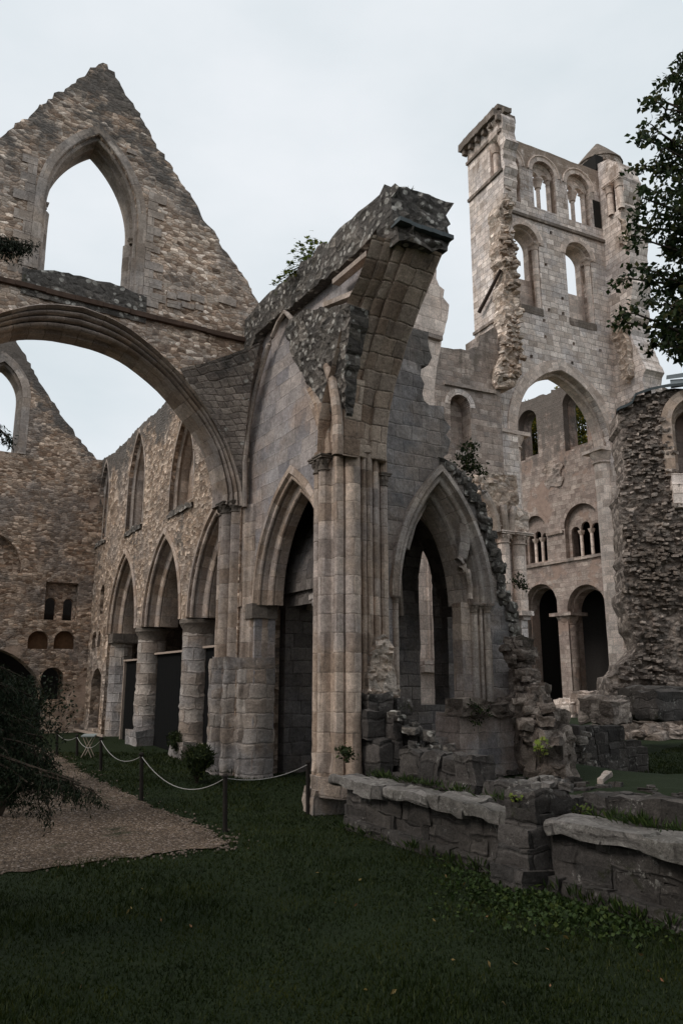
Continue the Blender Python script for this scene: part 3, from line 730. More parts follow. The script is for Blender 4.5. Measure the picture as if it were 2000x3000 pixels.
# ---- far gable wall
fw = empty('gable_wall', FG2.p(ax, gz(*FG2.p(ax, 0).xy)), 'far gable wall closing the nave, patched plaster, small dark openings low down', 'gable wall')
far_r = FG2.hits([(60, 820), (85, 868), (110, 905), (140, 950), (175, 1000), (200, 1030), (222, 1055)])
t0 = far_r[0]; slope = (far_r[0][1]-far_r[2][1])/(far_r[0][0]-far_r[2][0])
apz = t0[1]+slope*(ax-t0[0])
tp = ragged([(2*ax-s, z) for s, z in far_r[::-1]]+[(ax, apz)]+far_r, .045, .14, 11)
outer = [(-8.4, -.2), (-8.4, 11)]+tp+[(.6, 10.9), (.6, -.2)]
fz = FG2.hit(20, 1000)[1]; fjr = FG2.hit(43, 1000)[0]; hw = fjr-ax; fsill = FG2.hit(30, 1040)[1]; ftop = FG2.hit(8, 862)
fwin = parch(ax, hw, fsill+2.2, 1.35, fsill, 10)
c1 = FG2.hit(20, 1300); c2 = FG2.hit(0, 1225)
relv = parch(ax, c1[0]-ax+.45, c1[1]-.2, c2[1]-c1[1]+.25, None, 10)
def rect(fr, x0, y0, x1, y1):
    a = fr.hit((x0+x1)/2, y0); b = fr.hit((x0+x1)/2, y1); l = fr.hit(x0, (y0+y1)/2)[0]; r = fr.hit(x1, (y0+y1)/2)[0]
    return [(l, b[1]), (l, a[1]), (r, a[1]), (r, b[1])]
rc = rect(FG2, 103, 1338, 178, 1425)
def niche(fr, x, y, w, h, round_=True):
    l = fr.hit(x-w/2, y)[0]; r = fr.hit(x+w/2, y)[0]; t = fr.hit(x, y-h/2)[1]; b = fr.hit(x, y+h/2)[1]; c = (l+r)/2; q = abs(r-l)/2
    return parch(c, q, t-q, q*.999, b, 7)
n1 = niche(FG2, 88, 1470, 48, 42); n2 = niche(FG2, 148, 1470, 48, 42); n3 = niche(FG2, 119, 1570, 52, 74)
big = parch(ax, 2.55, 1.2, 2.3, -.1, 12)
outline = [(-8.4, -.1), (-8.4, 11)]+tp+[(.6, 10.9), (.6, -.1)]+big[::-1]
wall('masonry', FG2, outline, [fwin, relv, rc, n1, n2, n3], 0, .9, M['far'], fw, res=.22, relief=.035, rk=.04, rks=4, rim=tp, rimw=.9)
band('window_surround', FG2, fwin, [(.3, .03), (.3, -.04), (0, -.04), (0, .1), (-.08, .15), (-.1, .9)], M['ring'], fw)
mb = MB(); x = [p[0] for p in relv]; mb.box(FG2, min(x)-.2, max(x)+.2, min(p[1] for p in relv)-.2, max(p[1] for p in relv)+.2, .32, .8); mb.build('blocked_arch', M['far'], fw)
# twin window inside the square recess
a, b, c, d = rc[0][0], rc[2][0], rc[0][1], rc[1][1]; wq = (b-a)
tw = [(a-.1, c-.1), (a-.1, d+.1), (b+.1, d+.1), (b+.1, c-.1)]
th = [parch(a+wq*.22, wq*.16, d-.75, wq*.16, c+.02, 6), parch(b-wq*.22, wq*.16, d-.75, wq*.16, c+.02, 6)]
wall('twin_window', FG2, tw, th, .3, .5, M['far'], fw, res=.2, relief=.01)
for n_, z_ in ((n1, 0), (n2, 0)):
    xs = [p[0] for p in n_]; zs_ = [p[1] for p in n_]; mb = MB(); mb.box(FG2, min(xs)-.1, max(xs)+.1, min(zs_)-.1, max(zs_)+.1, .22, .7); mb.build('blind_niche', plain('orange plaster', (.12, .065, .035)) if 'op' not in M else M['op'], fw)
mb = MB(); mb.box(FG2, -8.4, .6, -.1, 6.2, 3.6, 3.8); mb.box(FG2, -8.4, .6, 4.6, 4.75, .95, 3.55); mb.build('rear_room', M['shadedstone'], fw)

# ---- nave arcade wall (right side of the nave)
nw = empty('arcade_wall', FA.p(9, gz(*FA.p(9, 0).xy)), 'long nave wall with three tall pointed arches under narrow blind windows', 'arcade wall')
ntop = FA.hits([(222, 1055), (245, 1030), (268, 1005), (300, 990), (318, 972), (345, 940), (372, 917), (400, 905), (430, 880)])
ntop = [(s, 10.75+.25*noise.noise(Vector((s, 2, 0)))+(.1 if i % 2 else 0)) for i, (s, z) in enumerate(ntop)]
ntop = [(17.5, 10.9)]+[p for p in ntop if 4 < p[0] < 17.3]+[(3.55, 10.9)]
ntop = ragged(sorted(ntop), .05, .14, 21)
AC = [5.25, 9.2, 13.3]; AW = 1.62; ASP = 3.87; AAP = 2.62
def under(c, w=AW, z0=-.1): return parch(c, w, ASP, AAP, z0, 12)
holes = []
lanc = []
for (x0, x1, y0, y1) in ((228, 249, 1066, 1236), (296, 332, 996, 1206), (394, 447, 955, 1158)):
    l = FA.hit(x0, (y0+y1)/2)[0]; r = FA.hit(x1, (y0+y1)/2)[0]; t = FA.hit((x0+x1)/2, y0)[1]; b = FA.hit((x0+x1)/2, y1)[1]
    c = (l+r)/2; q = abs(l-r)/2; lanc.append((c, q, t, b))
for c, q, t, b in lanc: holes.append(parch(c, q, t-q*2.2, q*2.2, b, 8))
smalls = []
for x, y, w, h in ((197, 1385, 13, 62), (219, 1385, 14, 70), (234, 1378, 8, 66)): smalls.append(niche(FA, x, y, w, h))
for x, y, w, h in ((186, 1470, 8, 44), (201, 1468, 8, 40), (216, 1470, 9, 38), (228, 1468, 7, 36)): smalls.append(niche(FA, x, y, w, h))
for x, y, w, h in ((193, 1605, 18, 130), (219, 1605, 22, 140)): smalls.append(niche(FA, x, y, w, h))
outl = [(3.55, -.1)]+ntop+[(17.55, -.1), (14.95, -.1)]
for c in AC[::-1]: outl += parch(c, AW, ASP, AAP, None, 12)[::-1]
outl += [(3.6, -.1)]
ok = [h for h in smalls if max(p[0] for p in h) < 17.4 and min(p[0] for p in h) > 15.0]
wall('masonry', FA, outl, holes+ok, 0, 1.0, M['nave'], nw, res=.2, relief=.03, rk=.035, rks=4, rim=ntop, rimw=1.1, rim2=[((c, b), (c-.15, b-1.3), .5) for c, q, t, b in lanc])
mb = MB(); mb.box(FA, 15.0, 17.5, .05, 6.3, .3, .9); mb.build('blocked_niches', plain('brown plaster', (.10, .068, .048)), nw)
for c, q, t, b in lanc:
    pth = parch(c, q, t-q*2.2, q*2.2, b, 10)
    band('window_surround', FA, pth, [(.07, .02), (.07, -.015), (0, -.015), (0, .12)]+roll(-.05, .2, .045)+[(-.1, .3), (-.12, .52)], M['ring'], nw)
    mb = MB(); mb.box(FA, c-q-.05, c+q+.05, b-.1, t+.05, .5, .8); mb.build('blind_panel', M['ashtan'], nw)
    mb = MB(); zz = t-q*2.4; column(mb, FA, c-.1, .42, b, zz, .07, 8, .008); capital(mb, FA, c-.1, .42, zz+.1, .07, leaf=False)
    mb.box(FA, c-.22, c+.05, zz+.1, zz+.38, .36, .5, .03); mb.build('broken_mullion', M['ring'], nw)
    mb = MB(); slab(mb, FA, ragged([(c-q-.05, b-.1), (c, b), (c+q+.05, b-.08)], .04, .12, int(c)), b-.22, -.06, .5, .05); mb.build('window_sill', M['crust'], nw)
archprof = [(.16, .05), (.16, -.03), (.02, -.05), (0, .02)]+roll(-.07, .07, .06)+[(-.14, .16), (-.16, .3), (-.3, .3)]+roll(-.35, .38, .055)+[(-.42, .42), (-.44, .56), (-.42, .95), (-.1, 1.02)]
def arch_orders(fr, c, w, sp, ap, parent, mat, name='arch_moulding', z0=None):
    band(name, fr, parch(c, w, sp, ap, z0, 14), archprof, mat, parent)
for c in AC: arch_orders(FA, c, AW, ASP, AAP, nw, M['ashtan'])
def rough_pier(fr, s, d, r, zb, zt, seed, parent, cap=True):
    pl = [(s+r*(1.02 if k % 2 else .96)*cos(2*pi*k/16), d+r*1.05*sin(2*pi*k/16)) for k in range(16)]
    mb = MB(); prism(mb, fr, pl, zb-.1, zt, lambda z: .02+.07*(1-smooth(1.6, 2.9, z)), .1)
    b = [(s-r*1.25, d-r*1.25), (s+r*1.25, d-r*1.25), (s+r*1.25, d+r*1.2), (s-r*1.25, d+r*1.2)]
    mb.box(fr, s-r*1.15, s+r*1.15, zb-.2, zb+.42, d-r*1.2, d+r, .09)
    pr = mb.build('pier', M['pier'], parent, sharp=60)
    if cap:
        cb = MB(); lathe(cb, fr, s, d, [(r*1.0, zt-.05), (r*1.06, zt), (r*1.05, zt+.08), (r*1.22, zt+.2), (r*1.3, zt+.24), (r*1.3, zt+.33), (r*1.2, zt+.36), (.1, zt+.37)], 16)
        cb.build('capital', M['capital'], pr)
M['pier'] = masonry('eroded pier blocks', 'ashlar', sx=.5, sz=.31, cols=[(.19, .155, .125), (.25, .215, .185), (.31, .28, .25), (.2, .185, .17)], patch=(.21, .21, .215), patch_amt=.7,
    mortar=(.11, .095, .085), dark=.33, streak=.6, bump=.9, bumpd=.05, warp=.045, mw=.08)
M['capital'] = masonry('dark carved capital', 'ashlar', sx=.5, sz=.4, cols=[(.12, .105, .09), (.17, .15, .13)], mortar=(.07, .06, .05), dark=.5, bump=.9, bumpd=.03)
for s, sd in ((7.22, 1), (11.25, 2)):
    rough_pier(FA, s, .44, .41, gz(*FA.p(s, 0).xy), 3.5, sd, nw)
# far respond
mb = MB(); zb = .4
prism(mb, FA, [(14.85, .12), (15.1, .1), (15.1, .9), (14.85, .95), (14.6, .8), (14.5, .5), (14.62, .25)], zb-.2, 3.55, lambda z: .02, .2); rp_ = mb.build('pier', M['pier'], nw)
mb = MB(); mb.box(FA, 14.42, 15.0, 3.55, 3.87, .05, 1.0, .01); mb.build('capital', M['capital'], rp_)

# ---- the aisle behind: outer wall and roof slab
aw = empty('aisle_wall', FA.p(9, 0, 4.6), 'plain inner aisle wall seen dimly through the tall pointed arches', 'wall')
wall('masonry', FA, [(7.5, -.1), (7.5, 5.2), (7.9, 6.6), (17.9, 6.6), (17.9, -.1)], [parch(12.2, .5, 3.3, 1.0, 1.9, 6)], 4.6, 5.3, M['navewall'], aw, res=.4, relief=.02)
mb = MB(); mb.box(FA, 3.9, 17.9, 6.65, 7.0, 1.02, 5.3); mb.build('vault_closing_slab', M['core2'], aw); mb = MB(); mb.box(FA, .9, 3.88, 6.65, 6.95, .66, 3.1, .03); mb.build('vault_closing_slab', M['core2'], aw)  # second slab added to keep skylight out behind the bay arch
mb = MB(); mb.box(FA, 17.6, 17.9, -.1, 6.6, 1.05, 4.55); mb.build('cross_wall', M['navewall'], aw); mb = MB(); mb.box(FA, 7.2, 7.5, 2.6, 6.4, 2.2, 4.55); mb.build('cross_wall', M['navewall'], aw)

M['webdark'] = masonry('sooty vault web blocks', 'ashlar', sx=.24, sz=.17, cols=[(.07, .065, .058), (.13, .12, .105), (.2, .18, .155), (.1, .09, .08)], mortar=(.035, .03, .027), dark=.5, dz=(7, 10.5), streak=.3, lichen=.6, bump=1., bumpd=.07, warp=.13, mw=.14)
# ---- bay wall with the broken arch and the great pier
bw = empty('broken_arch_wall', FA.p(0, 0, .5), 'grey wall with blackened crest and broken arch hanging above the tall clustered pier', 'ruined wall')
btop = FA.hits([(602, 700), (650, 655), (700, 610), (728, 588), (737, 567), (760, 560), (800, 520), (850, 477), (880, 447), (897, 428)])
btop = ragged([(s, z) for s, z in btop], .04, .22, 5)
Zr = lambda x, y: ((600+x/1.96)/K, (500+y/1.96)/K)
hood = FA.hits([Zr(*p) for p in [(1045, 395), (1000, 540), (960, 640), (880, 820), (830, 1050), (760, 1300), (730, 1500)]])
intr = FA.hits([Zr(*p) for p in [(1195, 405), (1150, 520), (1100, 620), (1050, 800), (950, 1050), (870, 1200)]])
intr = [(-2.65, 9.8), (-2.35, 9.52), (-2.08, 9.22), (-1.75, 8.78), (-1.38, 8.28), (-1.12, 7.85), (-.95, 7.35), (-.85, 6.9), (-.8, 6.35)]
hood = hood[:-1]+[(-.47, 6.9), (-.42, 6.35)]
endp = FA.hits([(905, 452), (925, 470), (938, 490), (950, 505)])
hsp = spline(hood)
outline = [(3.57, -.1), (3.57, 10.9)]+btop[1:]+[(-2.55, 10.5), (-2.5, 10.1)]+[(s+.03, z+.03) for s, z in hsp[1:]]+[(-.42, 6.2), (-.42, -.1)]
a4 = under(1.42, 1.6)
outline = [(p[0], p[1]) for p in outline]+[(-.18, -.1)]
outline = outline+a4
def fix_order(o): return o
wall('ashlar_face', FA, outline, [], .12, .62, M['ashgrey'], bw, res=.2, relief=.012)
band('arch_moulding', FA, parch(1.42, 1.6, ASP, AAP, None, 14), [(.16, .15), (.16, .09), (.02, .07), (0, .12)]+roll(-.06, .18, .05)+[(-.12, .24), (-.14, .34), (-.24, .34)]+roll(-.28, .4, .05)+[(-.34, .44), (-.36, .62), (-.1, .66)], M['ashtan'], bw)
# crust of blackened masonry crowning the wall
cr_low = FA.hits([(940, 470), (905, 500), (870, 535), (820, 590), (760, 640), (700, 690), (640, 730), (600, 770), (575, 820), (562, 900)])
crust = btop+[(-2.95, 10.5), (-2.95, 10.2)]+cr_low[1:]+[(3.5, 9.0)]
wall('blackened_crown', FA, ragged(btop, .03, .2, 9)+[(-2.62, 10.5), (-2.6, 10.25)]+ragged(cr_low[1:], .05, .2, 8)+[(3.54, 9.2), (3.54, 10.9)], [], -.1, 1.2, M['crust'], bw, res=.1, relief=.03, rk=.05, rks=4.5)
mb = MB()
ledge = FA.hits([(790, 652), (858, 592)]); 
for (x0, y0, x1, y1) in ((783, 655, 862, 590), (760, 708, 832, 680)):
    a = FA.hit(x0, y0); b = FA.hit(x1, y1); P = []
    for zz, d in ((-.03, -.04), (-.03, -.2), (.07, -.2), (.1, -.02)): P.append([FA.p(a[0], a[1]+zz, d), FA.p(b[0], b[1]+zz, d)])
    mb.grid(P, [[(a[0], i*.1), (b[0], i*.1)] for i in range(4)])
mb.build('ledge', M['ring'], bw)
# the broken arch itself: hood and rolls on the face, then the deep plain soffit
mb = MB(); hin = spline(intr)[::-1]; hout = hsp[::-1]
def loft2(mb, fr, a, b, prof, n=22):
    A = resample(a, .02, False); B = resample(b, .02, False); P = []; U = []; run = 0; prev = None
    for i in range(n+1):
        p = A[int(i/n*(len(A)-1))]; q = B[int(i/n*(len(B)-1))]
        if prev: run += math.hypot(p[0]-prev[0], p[1]-prev[1])
        prev = p
        row = [fr.p(p[0]+(q[0]-p[0])*t, p[1]+(q[1]-p[1])*t, d) for t, d in prof]
        row = [v+noise.noise_vector(v*3)*.015 for v in row]
        acc = [0]
        for k in range(1, len(prof)): acc.append(acc[-1]+math.hypot((prof[k][0]-prof[k-1][0])*.6, prof[k][1]-prof[k-1][1]))
        P.append(row); U.append([(x, run) for x in acc])
    mb.grid(P, U); 
    for r in (P[0], P[-1]): mb.face(list(r), [(v.x+v.y, v.z) for v in r])
bprof = [(1.06, .2), (1.08, -.22), (.98, -.3), (.9, -.22), (.88, .02), (.98, .12)]+rr(.76, .04, .15, .11)+[(.8, .24), (.74, .3)]+rr(.48, .24, .17, .12)+[(.5, .46), (.44, .52)]+rr(.14, .44, .18, .13)+[(.16, .66), (0, .68), (0, .72), (-.02, .78), (0, .84), (0, 1.0), (.1, 1.05), (.4, 1.1)]
loft2(mb, FA, hin, hout, bprof)
mb.build('broken_arch', M['archtan'], bw, sharp=75)
# web remnants of the vault
L = [FA.p(*FA.hit(x, y), -.1) for x, y in ((750, 985), (740, 970), (726, 940), (708, 905), (690, 860), (672, 810), (668, 770), (672, 735))]
R = [FA.p(*FA.hit(x, y), -.24) for x, y in ((772, 985), (780, 960), (788, 925), (800, 870), (812, 820), (822, 765), (833, 720), (840, 690))]
wo = FA.hits([(672, 735), (690, 724), (720, 712), (755, 708), (785, 704), (812, 700), (806, 745), (795, 800), (783, 860), (775, 920), (770, 955), (764, 980), (752, 965), (738, 935), (715, 900), (700, 880), (688, 850), (672, 810), (667, 770)], -.25)
wall('vault_web', FA, ragged(wo, .035, .1, 7, True), [], -.12, .1, M['crust'], bw, res=.06, relief=.03, rk=.055, rks=8, dfun=lambda s, z: -.22*smooth(7.0, 9.4, z)+.10*(1-smooth(6.8, 7.6, z)))
L = [FG1.p(*FG1.hit(x, y), -.02) for x, y in ((551, 1150), (545, 1090), (530, 1045), (510, 1000), (485, 950), (462, 912), (440, 885), (425, 860))]
R = [FA.p(*FA.hit(x, y), -.06) for x, y in ((560, 1150), (563, 1090), (566, 1045), (572, 1000), (580, 950), (588, 905), (600, 850), (612, 800))]
patch3('vault_web', L, R, FG1.n*.07+FA.n*.07, M['web'], bw, thick=.3, rel=.04)
# slender wall ribs either side of the grey face
def rib(pts, r, name, mat, parent, d=-.06):
    mb = MB(); P = [FA.p(*FA.hit(x, y, d), d) for x, y in pts]
    q = []
    for a, b in zip(P, P[1:]): q += [a.lerp(b, t/3) for t in range(3)]
    q.append(P[-1]); limb(mb, q, r, r*.9, 8); mb.build(name, mat, parent)
rib([(562, 1165), (562, 1060), (570, 985), (583, 910), (600, 845), (618, 790), (640, 738), (655, 715), (672, 735)], .06, 'wall_rib', M['ring'], bw)
rib([(757, 1045), (752, 985), (738, 925), (722, 880), (712, 862)], .10, 'wall_rib', M['ashtan'], bw)
rib([(745, 1045), (738, 985), (722, 935), (703, 893)], .08, 'wall_rib', M['ashtan'], bw, -.02)
rib([(775, 1045), (776, 985), (772, 930), (765, 880), (752, 840)], .10, 'wall_rib', M['ashtan'], bw, -.2)
sb_ = FA.hits([(741, 1045), (736, 1000), (724, 940), (704, 895), (722, 880), (748, 868), (775, 862), (800, 866), (792, 940), (787, 1045)], -.06)
wall('springing_block', FA, ragged(sb_, .01, .2, 3, True), [], -.06, .3, M['archtan'], bw, res=.1, relief=.02)
# great clustered pier
plan = rolls_plan([(.0, .0), (.02, -.02), ('r', -.14, -.07, .105, 60, -170), (-.26, -.0), ('r', -.38, -.11, .105, 40, -200), (-.50, -.02), (-.60, -.02), ('r', -.69, .0, .05, 80, -170),
    (-.76, .08), ('r', -.77, .27, .15, -70, -290), (-.75, .45), (-.70, .5), ('r', -.71, .56, .05, -60, -300), ('r', -.73, .67, .055, -60, -300), (-.68, .75), ('r', -.7, .83, .05, -60, -300), (-.66, .9), (-.62, .98), ('r', -.6, 1.08, .075, -60, -330), (-.5, 1.2), (0, 1.2)])
zt = FA.hit(760, 1050)[1]
mb = MB(); prism(mb, FA, plan, .45, 6.5, lambda z: .008+.05*(1-smooth(.5, 1.7, z)), .14); pier = mb.build('pier', M['pierwarm'] if 'pierwarm' in M else M['ashtan'], bw, sharp=40)
for s, d in ((-.14, -.07), (-.38, -.11)):
    mb = MB(); capital(mb, FA, s, d, zt+.02, .105, .3); mb.build('capital', M['capital'], pier)
mb = MB(); capital(mb, FA, -.6, 1.08, 6.15, .075, .26); mb.build('capital', M['capital'], pier)
mb = MB(); prism(mb, FA, [(-.45, .02), (-.72, .06), (-.84, .28), (-.8, .5), (-.79, .7), (-.76, .9), (-.66, 1.08), (-.4, 1.12)], 6.45, 7.7, lambda z: .06, .1); mb.build('eroded_springer', M['archtan'], pier, sharp=60)
mb = MB()                                   # battered bases and plinth
base = [(.06, -.12), (-.3, -.26), (-.62, -.2), (-.85, -.02), (-.92, .3), (-.9, .75), (-.8, 1.1), (0, 1.2)]
prism(mb, FA, base, .3, .62, lambda z: .05, .1); base2 = [(s*1.08+.05, d-.05) for s, d in base]
prism(mb, FA, [(.12, -.2), (-.45, -.32), (-.5, .3), (0, .4)], -.15, .42, lambda z: .06, .1); mb.build('plinth', M['pier'], pier, sharp=60)
# bracket stump on the left jamb at arch springing height
mb = MB(); z4 = FA.hit(735, 1388)[1]
for k, q in enumerate(((.1, .3, 0, .13), (.05, .42, .13, .24), (.12, .2, -.22, 0))): mb.box(FA, -.1, q[1], z4+q[2], z4+q[3], .04, .55, .045, .1)
mb.build('broken_impost', M['pier'], pier, sharp=60)
# core laid bare on the lower right of the pier
hole_ = [(838, 1600), (845, 1560), (850, 1500), (862, 1462), (885, 1455), (898, 1490), (905, 1540), (912, 1600), (905, 1640), (870, 1640)]
FP = Fr(FA.p(-.77, 0, 0), 58.7); FP.n = dA.copy()
pp = FP.hits(hole_, -.05)
wall('exposed_core', FP, ragged(pp, .03, .12, 3, True), [], -.08, .25, M['core'], pier, res=.045, relief=.05, rk=.13, rks=8)
# crossing pier where nave wall, gable wall and bay wall meet
plan = rolls_plan([(4.42, .02), (4.42, -.1), ('r', 4.3, -.16, .12, 0, -180), (4.14, -.06), ('r', 4.0, -.2, .14, 0, -180), (3.84, -.1), ('r', 3.72, -.12, .10, 10, -190), (3.58, .0), (3.5, .0), ('r', 3.38, .03, .06, 0, -180), (3.3, .05), (3.14, .06), (3.05, .2), (3.0, .35), (3.05, .58), (3.2, .66), (4.4, .9)])
mb = MB(); prism(mb, FA, plan, 0, 6.2, lambda z: .008+.08*(1-smooth(2.2, 3.0, z)), .14); cp = mb.build('pier', M['ashtan'], gw, sharp=45)
for s, d, r in ((4.3, -.16, .12), (4.0, -.2, .14), (3.72, -.12, .10)):
    mb = MB(); capital(mb, FA, s, d, 6.33, r, .26); mb.build('capital', M['capital'], cp)
pl2 = [(3.75+(s-3.75)*1.09, .4+(d-.4)*1.12) for s, d in plan]
mb = MB(); prism(mb, FA, pl2, 0, 2.75, lambda z: .06, .1); mb.build('eroded_base', M['pier'], cp, sharp=60)
mb = MB(); mb.box(FA, 2.96, 3.4, 3.58, 3.9, .02, .64, .012); mb.build('capital', M['capital'], cp)
# end of the broken arch: raw rubble end face
FE = Fr(FA.p(-2.58, 0, 0), 58.7); FE.n = dA.copy()
eo = FE.hits([(897, 428), (930, 436), (965, 452), (1000, 462), (1020, 466), (1012, 480), (1017, 500), (1010, 515), (1020, 532), (1012, 550), (975, 542), (925, 520), (905, 500)])
eo = [(-.1, 10.75), (.3, 10.82), (.7, 10.85), (1.2, 10.8), (1.14, 10.6), (1.22, 10.45), (1.12, 10.3), (1.2, 10.1), (1.1, 9.85), (.75, 9.75), (.35, 9.7), (.0, 9.75), (-.1, 10.2)]
wall('broken_end', FE, ragged(eo, .05, .15, 2, True), [], -.12, .4, M['crust'], bw, res=.08, relief=.06, rk=.14, rks=4)
mb = MB()
for i in range(5):
    d0 = -.05+i*.24; mb.box(FE, d0, d0+.236, 9.98+.01*i, 10.06+.01*i, -.26-.03*(i == 0), 0, .01)
mb.build('drip_course', M['slate'], bw)
# ================================================================ SIDE CHAPEL WALL with the deep pointed arch (runs right from the great pier)
sw = empty('chapel_wall', FB.p(3, 0), 'ruined wall right of the tall pier, one deep pointed arch, broken sloping edge', 'ruined wall')
body = FB.hits([(958, 756), (975, 758), (986, 763), (985, 790), (990, 818), (983, 838), (968, 842), (970, 880), (975, 925), (1015, 935), (1020, 960), (1033, 985), (1028, 1000), (1032, 1030), (1018, 1050)])
slope_ = FB.hits([(1022, 1058), (1045, 1075), (1075, 1105), (1096, 1140), (1120, 1195), (1133, 1250), (1148, 1310), (1165, 1370), (1180, 1430), (1195, 1490), (1208, 1545), (1222, 1600), (1225, 1690)])
al = FB.hit(907, 1378)[0]; arr = FB.hit(1118, 1380)[0]; asp = FB.hit(905, 1372)[1]; aap = FB.hit(1013, 1088)[1]
ac = (al+arr)/2; aww = (arr-al)/2
za = FB.hit(1000, 1695)[1]
sarch = parch(ac, aww-.02, asp, aap-asp, za, 14)
o_ = [(1.0, -.1), (1.0, 8.9)]+[(1.62, 9.75)]+ragged(body, .05, .18, 31)+ragged(slope_, .07, .16, 32)+[(slope_[-1][0]+.05, -.1)]
wall('masonry', FB, o_, [sarch], 0, .85, M['ashgrey2'] if 'ashgrey2' in M else M['ashgrey'], sw, res=.14, relief=.03, rk=.02, rks=3, rim=body+slope_, rimw=.5)
ap2 = [(.13, .03), (.13, -.1), (.02, -.12), (-.02, -.02)]+roll(-.09, .03, .06)+[(-.16, .1), (-.18, .28), (-.2, .32)]+roll(-.27, .36, .055)+[(-.33, .42), (-.36, .6), (-.36, .86)]
band('arch_moulding', FB, parch(ac, aww, asp, aap-asp, None, 16), ap2, M['ring'], sw)
mb = MB()                                   # crust along the broken haunch
hp = FB.hits([(1018, 1062), (1045, 1085), (1075, 1118), (1098, 1158), (1118, 1210), (1132, 1268), (1150, 1330), (1168, 1400), (1188, 1470), (1205, 1540)])
for i, (s, z) in enumerate(resample(hp, .16, False)):
    stone_mb(mb, FB.p(s+random.uniform(-.05, .03), z+random.uniform(-.05, .05), .4), (.26+random.uniform(0, .12), .95, .2), 58.7+random.uniform(-8, 8), .06, i, 3)
mb.build('broken_edge', M['crust'], sw, sharp=60)
# cluster of shafts on the far jamb, with leaf capitals
def cluster(fr, cols, z0, z1, mat, parent, capz=True, name='jamb_shaft'):
    for s, d, r in cols:
        mb = MB(); column(mb, fr, s, d, z0, z1, r, 9, .006); o = mb.build(name, mat, parent, sharp=50)
        if capz: mb = MB(); capital(mb, fr, s, d, z1+r*.6, r, r*2.6, leaf=r > .06); mb.build('capital', M['capital2'] if 'capital2' in M else M['capital'], o)
M['capital2'] = masonry('carved tan capital', 'ashlar', sx=.5, sz=.4, cols=[(.2, .17, .14), (.26, .22, .19)], mortar=(.1, .09, .08), dark=.2, bump=.9, bumpd=.03)
zc0 = FB.hit(1100, 1612)[1]; zc1 = FB.hit(1100, 1392)[1]
sx_ = lambda x: FB.hit(x, 1480, -.12)[0]
cluster(FB, [(sx_(1080), .25, .05), (sx_(1097), -.02, .075), (sx_(1112), -.03, .04), (sx_(1125), -.05, .075)], zc0, zc1, M['ring'], sw)
mb = MB(); mb.box(FB, sx_(1070), sx_(1138), zc0-.1, zc1+.05, .0, .3, .01); mb.build('jamb_pier', M['ashtan'], sw)
cluster(FB, [(FB.hit(907, 1480, 0)[0], -.03, .06)], FB.hit(905, 1640)[1], asp, M['ring'], sw)
# plinth with its ragged ledge
mb = MB(); pb = FB.hits([(1052, 1700), (1225, 1700)], -.3)
zt_ = FB.hit(1140, 1622, -.3)[1]
mb.box(FB, pb[0][0], pb[1][0]-.05, -.1, zt_-.12, -.35, .4, .03); mb.build('plinth', M['ashgrey'], sw, sharp=60)
wall('ragged_ledge', FB, ragged([(pb[0][0]-.02, zt_-.2), (pb[0][0]+.0, zt_+.12), (pb[0][0]+.45, zt_+.2), (pb[0][0]+.9, zt_+.0), (pb[0][0]+1.4, zt_+.14), (pb[1][0]-.1, zt_+.3), (pb[1][0], zt_-.2)], .05, .14, 5, True), [], -.42, .1, M['core2'], sw, res=.07, relief=.05, rk=.1, rks=5)
mb = MB(); lp = FB.hits([(1020, 1640), (1060, 1640)])
pass
# inner bay behind the arch: vault, inner wall with a narrow arch, side walls
FI = FB
ib = empty('chapel_bay', FB.p(3, 0, 2), 'dark vaulted bay inside the deep pointed arch, narrow opening at its back', 'vaulted bay')
il = FB.hit(962, 1400, 3.4)[0]; ir = FB.hit(1026, 1400, 3.4)[0]; it = FB.hit(992, 1222, 3.4)[1]; isp = FB.hit(990, 1350, 3.4)[1]
iz = FB.hit(990, 1620, 3.4)[1]
wall('back_wall', FB, [(FB.hit(655, 1500, 3.4)[0], -.1), (FB.hit(655, 1500, 3.4)[0], 7.2)]+FB.hits([(960, 1085), (1020, 1110), (1075, 1165), (1100, 1230), (1120, 1330), (1150, 1450), (1180, 1580), (1195, 1700)], 3.4)+[(4.6, -.1)], [ragged(parch((il+ir)/2, (ir-il)/2, isp, it-isp, iz, 12), .02, .3, 3, True)], 3.4, 4.0, M['shadedwall'], ib, res=.25, relief=.02)
mb = MB(); path = parch(3.25, 2.35, asp, aap-asp+.45, None, 16)
P = [[FB.p(s, z, d)+noise.noise_vector(Vector((s, z, d))*2)*.03 for d in (1.5, 2.1, 2.8, 3.45)] for s, z in path]
mb.grid(P, [[(i*.3, d) for d in (.8, 1.6, 2.5, 3.45)] for i in range(len(path))])
P2 = [[FB.p(3.25+(s-3.25)*1.03, z+.3, d) for d in (1.5, 2.1, 2.8, 3.45)] for s, z in path]; mb.grid(P2, [[(i*.3, d) for d in (.8, 1.6, 2.5, 3.45)] for i in range(len(path))])
mb.build('vault', M['shadedwall'], ib)
def ribs3(P, r, name, mat, parent):
    mb = MB(); limb(mb, P, r, r, 7); mb.build(name, mat, parent)
for (sa, sb, da, db) in ((ac-aww-.1, ac+aww+.1, .9, 3.3), (ac+aww+.1, ac-aww-.1, .9, 3.3)):
    ribs3([FB.p(sa+(sb-sa)*t, asp+(aap-asp-.05)*sin(pi*t)**.6, da+(db-da)*t) for t in np.linspace(0, 1, 17)], .09, 'vault_rib', M['ring'], ib)
